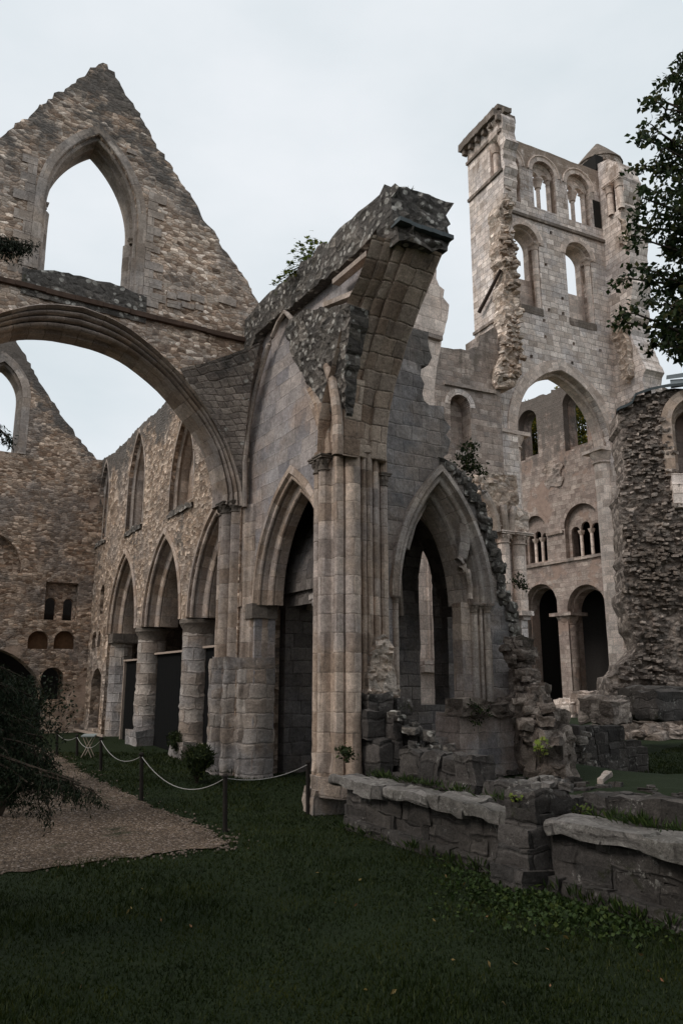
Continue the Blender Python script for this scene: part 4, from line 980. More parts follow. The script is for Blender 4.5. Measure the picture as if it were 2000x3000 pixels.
# hanging remains of tracery inside the arch
for pts, w in (([(1063, 1205), (1066, 1240), (1060, 1285), (1052, 1290)], .13), ([(1055, 1310), (1066, 1300), (1076, 1320), (1080, 1345), (1078, 1375)], .07)):
    P = [FB.p(*FB.hit(x, y, .12), .12) for x, y in pts]; q = []
    for a, b in zip(P, P[1:]): q += [a.lerp(b, t/3) for t in range(3)]
    mb = MB(); limb(mb, q+[P[-1]], w*1.1, w*.9, 7); mb.v = [v+noise.noise_vector(v*5)*.05 for v in mb.v]; mb.build('tracery_stump', M['ring'], ib)
for pts in ([(934, 1262), (950, 1205), (975, 1160), (1010, 1138), (1040, 1158), (1060, 1195), (1066, 1215)], [(1020, 1120), (1045, 1150), (1068, 1190), (1085, 1240), (1092, 1290)]):
    P = [FB.p(*FB.hit(x, y, .5), .5) for x, y in pts]; q = []
    for a, b in zip(P, P[1:]): q += [a.lerp(b, t/3) for t in range(3)]
    mb = MB(); limb(mb, q+[P[-1]], .055, .05, 7); mb.build('tracery_bar', M['ring'], ib)

# ---- tall lit fragment behind the chapel wall
tf = empty('wall_fragment', FB.p(3, 0, 9), 'tall pale pinkish wall fragment standing behind the broken arch, upper corner broken off', 'ruined wall')
fo = FB.hits([(925, 1700), (925, 760), (965, 640), (998, 604), (1004, 618), (1003, 640), (1008, 655), (1019, 668), (1018, 683), (1029, 700), (1030, 716), (1024, 745), (1013, 780), (1007, 820), (1000, 860), (998, 905), (1000, 960), (1022, 1100), (1030, 1240), (1032, 1700)], 9)
wall('masonry', FB, ragged(fo, .05, .4, 6, True), [], 9, 10.2, M['towerring'], tf, res=.35, relief=.03, rk=.04)
mb = MB(); q = FB.hits([(940, 757), (1018, 772)], 9); mb.box(FB, q[0][0], q[1][0]-.15, q[0][1]-.12, q[0][1]+.05, 8.86, 9.0, .01); mb.build('string_course', M['towerdark'], tf)
for x in (985, 992, 1000, 1008): 
    s = FB.hit(x, 1450, 9)[0]; mb = MB(); column(mb, FB, s, 8.98, FB.hit(x, 1530, 9)[1], 6.9, .06 if x != 992 else .085, 8); mb.build('shaft', M['towerring'], tf, sharp=50)
mb = MB(); q = FB.hits([(965, 1545), (1022, 1525)], 9); mb.box(FB, q[0][0], q[1][0], q[0][1], q[1][1]+.1, 8.75, 9.02, .05); mb.build('broken_ledge', M['tower'], tf)

# ================================================================ GREAT CHURCH: lantern tower side and what stands round it
r_ = ray(1620/K, 1800/K); TO = Vector((r_.x/r_.y*46, 46, 0))
FT = Fr(TO, 64.3); dD = FT.n
z5 = lambda x, y: (980+.3751*x, 196+.3751*y)
def hz(pts, d=0, f=z5, fr=None): return [(fr or FT).hit(*f(x, y), d) for x, y in pts]
tw = empty('lantern_tower', FT.p(1.4, 0, 1), 'very tall ruined pale church tower, tiers of windows over a great round arch', 'tower')
bay_l = FT.hit(1128, 900)[0]; corner = FT.hit(1385, 545)[0]
TW = 1.9
toph = hz([(430, 292), (480, 310), (600, 355), (745, 410), (880, 462), (1010, 510)])
sL = FT.hit(1083, 600, TW)[0]
lo_, hi_ = -12., 2.
for _ in range(40):                         # where the left outer face reaches its broken end
    md = (lo_+hi_)/2
    if FT.hit(1158, 600, md)[0] > sL: hi_ = md
    else: lo_ = md
dL = md
sL2 = FT.hit(1188, 600, dL)[0]
lo_, hi_ = -12., 0.
for _ in range(40):
    md = (lo_+hi_)/2
    if FT.hit(1437, 600, md)[0] > corner: hi_ = md
    else: lo_ = md
dR = md
print('TOWER', 'sL', sL, 'dL', dL, 'sL2', sL2, 'corner', corner, 'dR', dR)
spz = FT.hit(1392, 1026)[1]; sl_ = FT.hit(1186, 960)[0]; sr_ = FT.hit(1401, 1024)[0]; tz_ = FT.hit(1262, 845)[1]
tc_, twd = (sl_+sr_)/2, (sr_-sl_)/2
def win_px(x0, x1, ya, yb, f=z5, fr=None, d=0):
    fr = fr or FT; l = fr.hit(*f(x0, (ya+yb)/2), d)[0]; r = fr.hit(*f(x1, (ya+yb)/2), d)[0]; t = fr.hit(*f((x0+x1)/2, ya), d)[1]; b = fr.hit(*f((x0+x1)/2, yb), d)[1]
    return (l+r)/2, abs(r-l)/2, t, b
bel = [win_px(505, 572, 400, 700), win_px(650, 785, 470, 762), win_px(862, 998, 548, 838)]
bel[0] = (bel[1][0]-(bel[2][0]-bel[1][0]), bel[1][1], bel[1][2], bel[1][3])
mid = [win_px(515, 690, 857, 1345), win_px(862, 1010, 968, 1440)]
mid[1] = (mid[1][0], mid[0][1]*.95, mid[1][2], mid[1][3])
zz0 = (bel[1][2]+bel[2][2])/2
outline = [(sL+.2, -.1)]+[(sL+.2, toph[0][1])]+ragged(toph, .03, .6, 2)+[(corner+1.5, toph[-1][1]), (corner+1.5, -.1)]
leg = parch(tc_, twd, spz, tz_-spz, -.1, 16)
outline = outline+leg[::-1]
hol = [parch(c, w, t-w, w, b, 8) for c, w, t, b in bel+mid]
for x, y in ((728, 1097), (830, 1305), (748, 1375), (835, 1397), (718, 1440), (725, 1540), (900, 1583), (890, 1700), (1062, 1625), (640, 1660), (1045, 1900), (760, 900)):
    s, z = FT.hit(*z5(x, y)); hol.append([(s-.12, z-.13), (s-.11, z+.12), (s+.12, z+.13), (s+.11, z-.12)])
wall('window_wall', FT, outline, hol, 0, .9, M['tower'], tw, res=.55, relief=.03, rk=.02, rks=1.5, rim=toph, rimw=1.6)
bh = []
for c, w, t, b in mid: bh.append(parch(c-.05, w*.9, t-w*.95, w*.85, b+(t-b)*.415, 8))
for c, w, t, b in bel:
    q = w*.43
    for sd in (-1, 1): bh.append(parch(c+sd*w*.46, q, t-w*1.0-.05, q, b+.25, 6))
zcut = zs1_ = FT.hit(*z5(800, 868))[1]
out2 = [p for p in outline if p[1] < zcut]; out2 = [(sL+.2, -.1), (sL+.2, zcut), (corner+1.5, zcut), (corner+1.5, -.1)]+leg[::-1]
bm_ = [h for h in bh if max(p[1] for p in h) < zcut]; bb_ = [h for h in bh if max(p[1] for p in h) >= zcut]
for c, w, t, b in bel:
    hh = [h for h in bb_ if c-w < h[len(h)//2][0] < c+w]
    wall('tympanum', FT, [(c-w-.05, b-.05), (c-w-.05, t+.05), (c+w+.05, t+.05), (c+w+.05, b-.05)], hh, .5, .85, M['towerring'], tw, res=.5, relief=.01)
leg2 = parch(tc_, twd, spz, tz_-spz, -.1, 16); wall('inner_wall', FT, out2, bm_, .9, 1.4, M['towerring'], tw, res=.8, relief=.02)
for c, w, t, b in bel:
    band('window_ring', FT, parch(c, w, t-w, w, None, 12), [(.42, .02), (.42, -.1), (.36, -.12), (.3, -.02), (0, -.02), (0, .3)]+roll(-.12, .5, .1)+[(-.2, .8)], M['towerring'], tw)
    mb = MB(); column(mb, FT, c, .67, b+.1, t-w*1.05-.55, .14, 10); o = mb.build('window_column', M['towerring'], tw, sharp=50)
    mb = MB(); lathe(mb, FT, c, .67, [(.17, t-w-.75), (.24, t-w-.72), (.22, t-w-.66), (.36, t-w-.2), (.4, t-w-.15), (.4, t-w), (.1, t-w+.01)], 8); mb.build('capital', M['towerring'], o)
    for sd in (-1, 1):
        mb = MB(); column(mb, FT, c+sd*(w-.16), .55, b, t-w-.35, .15, 9); o = mb.build('jamb_column', M['towerring'], tw, sharp=50)
        mb = MB(); capital(mb, FT, c+sd*(w-.16), .55, t-w+.1, .15, .45, False); mb.build('capital', M['towerring'], o)
for c, w, t, b in mid:
    band('window_ring', FT, parch(c, w, t-w, w, None, 12), [(.45, .02), (.45, -.05), (0, -.05), (0, .3), (-.1, .35), (-.12, .9)], M['towerring'], tw)
    s = c+w+.12; mb = MB(); column(mb, FT, s-.3, .18, b-.05, t-w-.3, .2, 10); o = mb.build('jamb_column', M['towerring'], tw, sharp=50)
    mb = MB(); capital(mb, FT, s-.3, .18, t-w+.12, .2, .5, False); mb.build('capital', M['towerring'], o)
    mb = MB(); mb.box(FT, c-w-.05, c+w+.05, b-.5, b+.02, -.05, .9, .03); mb.build('window_sill', M['towerdark'], tw)
mb = MB(); zs1 = FT.hit(*z5(800, 868))[1]
mb.box(FT, sL2, corner+.05, zs1-.1, zs1+.12, -.16, .02); mb.box(FT, sL2, corner+.05, zz0-bel[1][1]-.12, zz0-bel[1][1]+.06, -.08, .02) if False else None
mb.build('string_course', M['towerdark'], tw)
mb = MB(); mb.box(FT, sL, corner+.6, toph[0][1]-.35, toph[0][1]+.0, -.12, TW+.1, .02); mb.build('wall_coping', M['towerdark'], tw) if False else None
# great round arch: face ring, projecting roll, plain soffit
band('great_arch', FT, parch(tc_, twd, spz, tz_-spz, None, 22), [(.75, .02), (.75, -.06), (.02, -.06), (0, .5)]+roll(-.08, .6, .1, 180, 0, 6)+[(-.16, .65), (-.16, 1.3), (.2, 1.35)], M['towerring'], tw)
for sd, nmz in ((-1, 0), (1, 1)):           # half columns carrying it
    s = tc_+sd*(twd-.05)
    mb = MB(); column(mb, FT, s, .75, 1.2 if sd > 0 else 8, spz-1.0, .55, 16, .015); o = mb.build('half_column', M['towerring'], tw, sharp=50)
    mb = MB(); lathe(mb, FT, s, .75, [(.55, spz-1.0), (.68, spz-.97), (.68, spz-.88), (.56, spz-.84), (.62, spz-.7), (.85, spz-.25)], 12); mb.box(FT, s-.9, s+.9, spz-.24, spz, -.1, 1.7); mb.build('capital', M['towerring'], o)
    mb = MB(); a, b = (s-1.6, s-.5) if sd < 0 else (s+.5, s+1.5); mb.box(FT, a, b, spz-.22, spz, -.14, .05); mb.build('impost', M['towerring'], tw)
mb = MB(); s = tc_+twd+.45
for k in range(2): column(mb, FT, s+k*.3, -.12, 4.2, FT.hit(1408, 1068)[1], .13, 8)
mb.build('twin_shafts', M['towerring'], tw, sharp=50)
zq = FT.hit(1408, 1066)[1]; mb = MB(); mb.box(FT, s-.3, s+1.6, zq, zq+.2, -.35, .02, .02); mb.build('capital_slab', M['towerdark'], tw)
mb = MB(); mb.box(FT, sr_-.35, sr_+1.5, .1, 1.8, -.5, .2, .06); mb.box(FT, sr_-.6, sr_+1.7, -.1, .9, -.9, 1.9, .06); mb.build('pier_base', M['tower'], tw, sharp=60)
# left side wall: outer face in full light, torn near end
FL = Fr(FT.p(sL, 0, 0), -25.7); FL.n = FT.u.copy()
z5l = lambda pts: [FL.hit(*z5(x, y)) for x, y in pts]
near = z5l([(455, 170), (470, 215), (462, 260), (476, 330), (468, 380), (470, 470), (478, 560), (468, 680), (436, 760), (448, 900), (440, 1000), (468, 1130), (470, 1400), (488, 1500), (468, 1600), (440, 1700), (420, 1790), (410, 1900), (415, 2100)])
ctop = FL.hit(*z5(330, 235))[1]-.95
s_far = TW
outl = [(s_far, -.1), (s_far, ctop)]+[(near[0][0], ctop+.1)]+ragged(near, .14, .4, 17)+[(near[-1][0], -.1)]
ao = z5l([(385, 440), (455, 470)]); ab = FL.hit(*z5(420, 555))[1]; at_ = FL.hit(*z5(420, 290))[1]
c_, w_ = (ao[0][0]+ao[1][0])/2, abs(ao[1][0]-ao[0][0])/2
wall('side_wall', FL, outl, [parch(c_, w_, at_-w_, w_, ab, 8)], 0, sL2-sL, M['tower'], tw, res=.5, relief=.03, rk=.03, rks=1.5)
zca = at_-w_
for sx__ in (c_-w_+.12, c_+w_-.2):
    mb = MB(); column(mb, FL, sx__, .35, ab, zca-.3, .2, 9); o = mb.build('window_column', M['towerring'], tw, sharp=50)
    mb = MB(); lathe(mb, FL, sx__, .35, [(.2, zca-.6), (.28, zca-.56), (.25, zca-.5), (.42, zca), (.42, zca+.12), (.1, zca+.13)], 8); mb.build('capital', M['towerring'], o)
mb = MB(); mb.box(FL, near[0][0]+.2, s_far+.35, ctop+.0, ctop+.55, -.5, sL2-sL+.3, .06)
for k in range(7): mb.box(FL, s_far-.1-k*.75, s_far+.15-k*.75, ctop-.4, ctop, -.35, 0)
mb.box(FL, near[0][0]+.05, near[0][0]+1.1, ctop+.55, ctop+.85, -.2, .9, .06); mb.build('cornice', M['towerdark'], tw, sharp=60)
for zq in (FL.hit(*z5(330, 640))[1], FL.hit(*z5(300, 430))[1], FL.hit(*z5(400, 1450))[1]):
    mb = MB(); n0 = min((p for p in near), key=lambda p: abs(p[1]-zq))[0]; mb.box(FL, n0+.1, s_far+.05, zq-.1, zq+.1, -.13, .02, .02); mb.build('string_course', M['towerdark'], tw)
# torn rubble end of the side wall
FE2 = Fr(FT.p(0, 0, dL), 64.3)
eo = [FE2.hit(*z5(x, y)) for x, y in [(478, 560), (468, 680), (436, 760), (448, 900), (440, 1000), (468, 1130), (470, 1400), (488, 1500), (468, 1600), (440, 1700), (410, 1790), (440, 1850), (540, 1850), (560, 1780), (560, 1600), (545, 1500), (570, 1360), (540, 1280), (525, 1130), (510, 1000), (495, 850), (540, 700), (525, 620), (510, 540)]]
wall('torn_end', FE2, ragged(eo, .12, .35, 8, True), [], -.15, 1.0, M['core'], tw, res=.2, relief=.15, rk=.4, rks=1.6)
eo = [FE2.hit(*z5(x, y)) for x, y in [(425, 165), (470, 150), (488, 190), (478, 240), (488, 280), (470, 330), (440, 330), (420, 300), (430, 250), (410, 215)]]
wall('torn_top', FE2, ragged(eo, .08, .3, 9, True), [], -.1, .8, M['tower'], tw, res=.25, relief=.1, rk=.2, rks=2)
# pier of the arch below the torn end
FE3 = Fr(FT.p(0, 0, -.6), 64.3); a = FE3.hit(1118, 960)[0]; b = FE3.hit(1150, 960)[0]
mb = MB(); plan = [(a, .2), (a+.2, 0), (a+.4, 0), (a+.45, -.2), (a+.8, -.2), (a+.85, 0), (b-.2, .0), (b, .3), (b, 1.2), (a, 1.2)]
prism(mb, FE3, plan, -.1, FE3.hit(1160, 890)[1], lambda z: .05, .5); mb.build('arch_pier', M['towerring'], tw, sharp=50)
# leaning timber beam on the side wall
a_, b_ = FL.hit(*z5(342, 1395)), FL.hit(*z5(475, 1135)); bd = Vector(FL.p(*b_, -.25))-Vector(FL.p(*a_, -.25))
mb = MB(); limb(mb, [FL.p(*a_, -.3), FL.p((a_[0]+b_[0])/2, (a_[1]+b_[1])/2, -.28), FL.p(*b_, -.3)], .13, .11, 6); mb.build('leaning_drip_course', M['iron'], tw)
# right side wall
FRs = Fr(FT.p(corner, 0, 0), -25.7); FRs.n = FT.u.copy()
nr = [FRs.hit(*z5(x, y)) for x, y in [(1110, 448), (1160, 475), (1183, 520), (1195, 560), (1200, 640), (1190, 800), (1235, 850), (1245, 960), (1235, 1060), (1250, 1200), (1248, 1370), (1240, 1450), (1250, 1560), (1290, 1620), (1330, 1700), (1330, 1880)]]
zt = nr[0][1]
outl = [(.0, -.1), (.0, zt+.3)]+ragged(nr, .15, .4, 19)+[(nr[-1][0], -.1)]
ao = [FRs.hit(*z5(x, y)) for x, y in [(1095, 650), (1150, 650)]]; ab = FRs.hit(*z5(1120, 800))[1]; at_ = FRs.hit(*z5(1130, 585))[1]; c_, w_ = (ao[0][0]+ao[1][0])/2, abs(ao[1][0]-ao[0][0])/2
wall('side_wall', FRs, outl, [parch(c_, w_, at_-w_, w_, ab, 8)], 0, 1.7, M['tower'], tw, res=.5, relief=.03, rk=.03, rks=1.5)
mb = MB(); mb.box(FRs, c_-w_-.1, c_+w_+.1, ab-.1, at_+.1, .5, 1.2); mb.build('blind_back', M['towerdark'], tw)
for q in (c_, c_-w_-.5):
    mb = MB(); column(mb, FRs, q, -.05, ab-.1, at_-w_-.5, .24, 9); o = mb.build('window_column', M['towerring'], tw, sharp=50)
    mb = MB(); capital(mb, FRs, q, -.05, at_-w_+.1, .24, .7, False); mb.build('capital', M['towerring'], o)
eo = [(p[0], p[1]) for p in [FRs.hit(*z5(x, y)) for x, y in [(1175, 1450), (1160, 1560), (1200, 1660), (1210, 1800), (1250, 1830), (1275, 1750), (1260, 1640), (1235, 1520), (1240, 1440)]]]
wall('torn_end', FRs, ragged(eo, .12, .35, 8, True), [], -.45, .1, M['core'], tw, res=.2, relief=.15, rk=.4, rks=1.6)
eo = [(p[0], p[1]) for p in [FRs.hit(*z5(x, y)) for x, y in [(1205, 830), (1195, 900), (1180, 960), (1240, 990), (1248, 930), (1235, 850)]]]
wall('torn_top', FRs, ragged(eo, .12, .35, 8, True), [], -.35, .1, M['core'], tw, res=.2, relief=.15, rk=.3, rks=1.6)
# round stair turret with a stone cone
tcx = FT.hit(*z5(1050, 470), 1.6)[0]; ze = FT.hit(*z5(1050, 425), .4)[1]; zk = FT.hit(*z5(1040, 360), 1.6)[1]; trr = (FT.hit(*z5(1148, 450), 1.6)[0]-FT.hit(*z5(950, 450), 1.6)[0])/2*.93
mb = MB(); lathe(mb, FT, tcx, 1.6, [(trr*.92, 24), (trr*.92, ze-.35), (trr, ze-.3), (trr*1.05, ze), (trr*1.08, ze+.1)], 20); tt = mb.build('stair_turret', M['tower'], tw, sharp=40)
mb = MB(); lathe(mb, FT, tcx, 1.6, [(trr*1.12, ze+.05), (trr*1.1, ze+.2), (trr*.6, ze+(zk-ze)*.55), (trr*.1, zk-.05), (.01, zk)], 20); mb.build('cone_roof', M['towerdark'], tt, sharp=40)
mb = MB(); q = FT.hit(*z5(1052, 480), .5)[0]; zb_ = FT.hit(*z5(1052, 495), .5)[1]; zt2 = FT.hit(*z5(1052, 432), .5)[1]
vt = FT.hit(*z5(1052, 465), 1.6-trr)[0]; mb.box(FT, vt-.38, vt+.38, ze-1.75, ze-.5, 1.6-trr-.06, 1.6); mb.build('turret_opening_shade', plain('painted opening shade', (.02, .018, .016)), tt)  # solid dark block; the shade of the opening is its colour
mb = MB(); q = [FT.hit(*z5(x, y), -.02) for x, y in ((1028, 862), (1056, 715))]; mb.box(FT, q[0][0], q[1][0], q[0][1], q[1][1], -.06, .3); mb.build('stair_slit_shade', bpy.data.materials['painted opening shade'], tw)  # solid dark strip with the slit's shade painted in

# ---- transept wall left of the tower
tr = empty('transept_wall', FT.p(-6, 0), 'weathered transept wall left of the tower foot, with a tall round-headed niche', 'wall')
to = FT.hits(d=-1.2, pts=[(935, 800), (960, 790), (1005, 795), (1040, 800), (1072, 806), (1080, 798), (1098, 795), (1098, 772), (1112, 766), (1135, 752), (1142, 760)])
tn = FT.hit(1034, 965, -1.2)[0], FT.hit(1080, 965, -1.2)[0], FT.hit(1058, 907, -1.2)[1], FT.hit(1058, 1035, -1.2)[1]
c_, w_ = (tn[0]+tn[1])/2, (tn[1]-tn[0])/2
wall('masonry', FT, [(to[0][0], -.1)]+ragged(to, .08, .4, 3)+[(to[-1][0], -.1)], [parch(c_, w_, tn[2]-w_, w_, tn[3], 10)], -1.2, .2, M['towerdark'], tr, res=.5, relief=.04, rk=.06, rks=1.6)
mb = MB(); mb.box(FT, c_-w_-.1, c_+w_+.1, tn[3]-.1, tn[2]+.1, -.3, .1); mb.build('niche_back', M['towerdark'], tr)
band('niche_ring', FT, parch(c_, w_, tn[2]-w_, w_, None, 12), [(.35, -1.15), (.35, -1.24), (.0, -1.24), (0, -.9)], M['tower'], tr)
mb = MB(); q = FT.hits([(1018, 880), (1135, 903)], -1.2); mb.box(FT, q[0][0], q[1][0], q[0][1]-.1, q[0][1]+.12, -1.38, -1.18, .03); mb.build('string_course', M['towerdark'], tr)
mb = MB(); mb.box(FT, to[4][0]-.2, to[4][0]+2.0, to[4][1]+.2, to[4][1]+.4, .2, 2.5); mb.build('roof_cap', M['slate'], tr)
FG = Fr(FT.p(4, 0, 16), 64.3)

# ---- inner nave wall of the great church, seen through the arch
z7 = lambda x, y: (1097.6+.3*x, 862.4+.3*y)
r_ = ray(1330, 1500); FN = Fr(Vector((r_.x/r_.y*56, 56, 0)), -33.)
if FN.n.dot(Vector((1, 0, 0))) < 0: FN.n = -FN.n
gn = empty('great_nave_wall', FN.p(0, 0), 'nave wall seen through the round tower arch, with arcade, column galleries and windows', 'nave wall')
h7 = lambda pts, d=0: [FN.hit(*z7(x, y), d) for x, y in pts]
tp7 = h7([(200, 250), (300, 215), (400, 180), (500, 143), (508, 150), (555, 132), (560, 112), (620, 92), (700, 66), (1000, -40)])
sA, sB_ = tp7[0][0], tp7[-1][0]
outl = [(sA, -.1)]+ragged(tp7, .06, .5, 4)+[(sB_, -.1)]
hs = []
C1 = win_px(312, 452, 262, 640, z7, FN); C2 = win_px(650, 826, 95, 560, z7, FN)
for c, w, t, b in (C1, C2): hs.append(parch(c, w, t-w, w, b, 8))
T1 = win_px(345, 525, 1073, 1440, z7, FN); T2 = win_px(662, 935, 976, 1400, z7, FN)
for c, w, t, b in (T1, T2): hs.append(parch(c, w, t-w, w, b, 10))
A1 = win_px(370, 615, 1595, 2260, z7, FN); A2 = win_px(692, 990, 1598, 2260, z7, FN)
legs = []
for c, w, t, b in sorted((A1, A2), key=lambda q: q[0]): legs += []
for c, w, t, b in (A1, A2): hs.append(parch(c, w, t-w, w, .02, 10))
wall('masonry', FN, outl, hs, 0, .6, M['navewall'], gn, res=.5, relief=.03, rk=.03, rks=1.6, rim=tp7, rimw=1.6)
hs2 = []
for c, w, t, b in (C1, C2): hs2.append(parch(c, w*.97, t-w-.05, w, b+.4, 8))
for c, w, t, b in (T1, T2):
    q = w*.25; hh = [parch(c+k*w*.58, q, b+(t-b)*.62-q+(.25 if k == 0 else 0), q, b+.15, 6) for k in (-1, 0, 1)]; hs2.append([(c-w, b), (c-w, t), (c+w, t), (c+w, b)])
    wall('tympanum', FN, [(c-w-.05, b-.05), (c-w-.05, t+.05), (c+w+.05, t+.05), (c+w+.05, b-.05)], hh, .42, .62, M['navewall'], gn, res=.5, relief=.01)
for c, w, t, b in (A1, A2): hs2.append(parch(c+.1, w*.9, t-w-.1, w*.9, .02, 10))
wall('inner_masonry', FN, outl, hs2, .6, 1.5, M['navewall'], gn, res=.7, relief=.02)
for c, w, t, b in (T1, T2):
    for k in (-1, 1):
        s = c+k*w*.29; mb = MB(); column(mb, FN, s, .5, b+.1, b+(t-b)*.5, .13, 8); o = mb.build('gallery_column', M['towerring'], gn, sharp=50)
        mb = MB(); z = b+(t-b)*.5; lathe(mb, FN, s, .5, [(.13, z-.2), (.2, z-.15), (.3, z+.12), (.1, z+.13)], 6); mb.build('capital', M['towerring'], o)
    band('gallery_ring', FN, parch(c, w, t-w, w, None, 10), [(.35, .02), (.35, -.04), (0, -.04), (0, .2)], M['navewall'], gn)
for y0, y1 in ((1465, 1380), (1218, 1178)):
    q = h7([(370, y0), (945, y1)]); z = (q[0][1]+q[1][1])/2
    spans = [(sA, sB_)] if y0 == 1465 else [(T2[0]+T2[1]+.1, T1[0]-T1[1]-.1)]
    for a, b in spans: mb = MB(); mb.box(FN, min(a, b), max(a, b), z-.1, z+.12, -.18, .02, .02); mb.build('string_course', M['towerdark'], gn)
cx = (A1[0]+A2[0])/2; cw = .62; zc = h7([(680, 1815)])[0][1]
mb = MB(); column(mb, FN, cx, .6, .9, zc-.9, cw, 16, .02); o = mb.build('nave_column', M['navewall'], gn, sharp=50)
mb = MB(); lathe(mb, FN, cx, .6, [(cw, zc-.9), (cw*1.08, zc-.86), (cw*1.05, zc-.8), (cw*1.5, zc-.3), (cw*1.5, zc-.25)], 8); mb.box(FN, cx-cw*1.65, cx+cw*1.65, zc-.25, zc, -.4, 1.5); mb.build('capital', M['navewall'], o)
mb = MB(); lathe(mb, FN, cx, .6, [(cw*1.25, 0), (cw*1.25, .55), (cw*1.1, .6), (cw*1.2, .7), (cw*1.05, .85), (cw, .95)], 16); mb.build('column_base', M['towerring'], o, sharp=50)
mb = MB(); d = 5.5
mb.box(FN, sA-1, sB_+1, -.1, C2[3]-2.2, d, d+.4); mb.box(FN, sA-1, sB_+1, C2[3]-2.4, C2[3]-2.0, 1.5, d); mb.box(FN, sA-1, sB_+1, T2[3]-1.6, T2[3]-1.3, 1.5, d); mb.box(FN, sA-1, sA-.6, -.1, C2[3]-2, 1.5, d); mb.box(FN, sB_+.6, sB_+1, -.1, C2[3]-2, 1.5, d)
mb.build('aisle', M['shadedstone'], gn)
q = h7([(515, 665), (560, 648), (610, 672), (640, 655), (655, 700), (640, 760), (665, 800), (640, 850), (590, 840), (545, 870), (520, 830), (535, 770), (500, 730)]); wall('torn_patch', FN, ragged(q, .16, .3, 4, True), [], -.08, .05, M['towerdark'], gn, res=.2, relief=.1, rk=.25, rks=1.7)

# ---- tall rubble stump with lead capping, right
FR = Fr(Vector((ray(1490, 1500).x/ray(1490, 1500).y*30, 30, 0)), 98.)
z8 = lambda x, y: (1332.8+.2*x, 823.2+.2*y)
rs_ = empty('rubble_pier', FR.p(0, 0), 'massive stump of bare rubble masonry at the right, capped with lead sheet', 'rubble pier')
ro = [FR.hit(*z8(x, y)) for x, y in [(430, 670), (470, 560), (600, 455), (750, 405), (900, 375), (1180, 340), (1320, 320)]]+FR.hits([(1600, 1560), (1600, 1600), (1390, 1600), (1395, 1560), (1425, 1530), (1462, 1490), (1440, 1430), (1430, 1380)])+[FR.hit(*z8(x, y)) for x, y in [(490, 2300), (455, 2000), (470, 1900), (440, 1800), (430, 1500), (500, 1400), (520, 1300), (490, 1180), (490, 1050), (465, 900), (430, 780)]]
jr = FR.hit(1541, 1000)[0]; 
ro2 = [p if p[0] < jr+2 else p for p in ro]
al_ = FR.hit(*z8(1015, 700)); 
cz = FR.hit(*z8(1100, 590))[1]; aw2 = 1.15; acs = al_[0]+aw2; asz = FR.hit(*z8(1020, 760))[1]
az0 = FR.hit(1550, 1092)[1]
hole_a = parch(acs, aw2, asz, cz-asz+.5, az0, 10)
hole_b = parch(acs+1.0, 1.6, FR.hit(1552, 1290)[1], 1.9, FR.hit(1560, 1500)[1], 8)
wall('rubble', FR, ragged(ro, .1, .25, 41, True), [hole_a, hole_b], 0, 1.8, M['core2'], rs_, res=.09, relief=.14, rk=.12, rks=4.5)
band('arch_ring', FR, parch(acs, aw2-.02, asz, cz-asz+.5, az0, 12), [(.4, .05), (.4, -.2), (0, -.22), (0, .1)]+roll(-.08, .25, .07)+roll(-.25, .5, .07)+[(-.34, .8), (-.34, 1.6)], M['ashtan'], rs_)
q = [FR.hit(*z8(x, y))[0] for x, y in ((1000, 1350), (1400, 1350))]; zz = [FR.hit(*z8(1080, y))[1] for y in (1730, 1345)]
mb = MB(); mb.box(FR, q[0]+.05, q[1]+1, zz[0], zz[1], -.33, .1, .02); mb.build('ashlar_panel', M['tower'], rs_)
mb = MB(); mb.box(FR, acs-aw2+.2, acs+3, az0, cz+.4, 1.2, 1.7); mb.build('blocked_back', M['navewall'], rs_)
mb = MB()                                   # lead capping, folded over the rubble top
edge = [FR.hit(*z8(x, y)) for x, y in [(385, 640), (430, 610), (500, 585), (565, 545), (600, 460), (750, 405), (900, 372), (1180, 340), (1350, 322)]]
P = [[], [], []]
for i, (s, z) in enumerate(edge):
    t = i/(len(edge)-1); P[0].append(FR.p(s, z-.06, -.5)); P[1].append(FR.p(s, z+.05, -.52)); P[2].append(FR.p(s+.4, z+.25+t*.9, 1.9))
mb.grid(P, [[(i, j) for i in range(len(edge))] for j in range(3)]); mb.build('lead_capping', M['slate'], rs_)
mb = MB(); a = FR.hit(1535, 893); b = FR.hit(1568, 850)
P = [[FR.p(a[0], a[1]-.1, -.3), FR.p(a[0]+4, a[1]+.3, -.3)], [FR.p(b[0]-.1, b[1]+.2, 1.5), FR.p(b[0]+4, b[1]+.3, 1.5)]]
mb.grid(P, [[(0, 0), (1, 0)], [(0, 1), (1, 1)]]); P = [[FR.p(b[0]-.35, b[1]+.1, 1.2), FR.p(b[0]+2, b[1]+.3, 1.2)], [FR.p(b[0]-.2, b[1]+.45, 1.6), FR.p(b[0]+2, b[1]+.7, 1.6)]]
mb.grid(P, [[(0, 0), (1, 0)], [(0, 1), (1, 1)]]); mb.build('roof_slope', M['slate'], rs_)
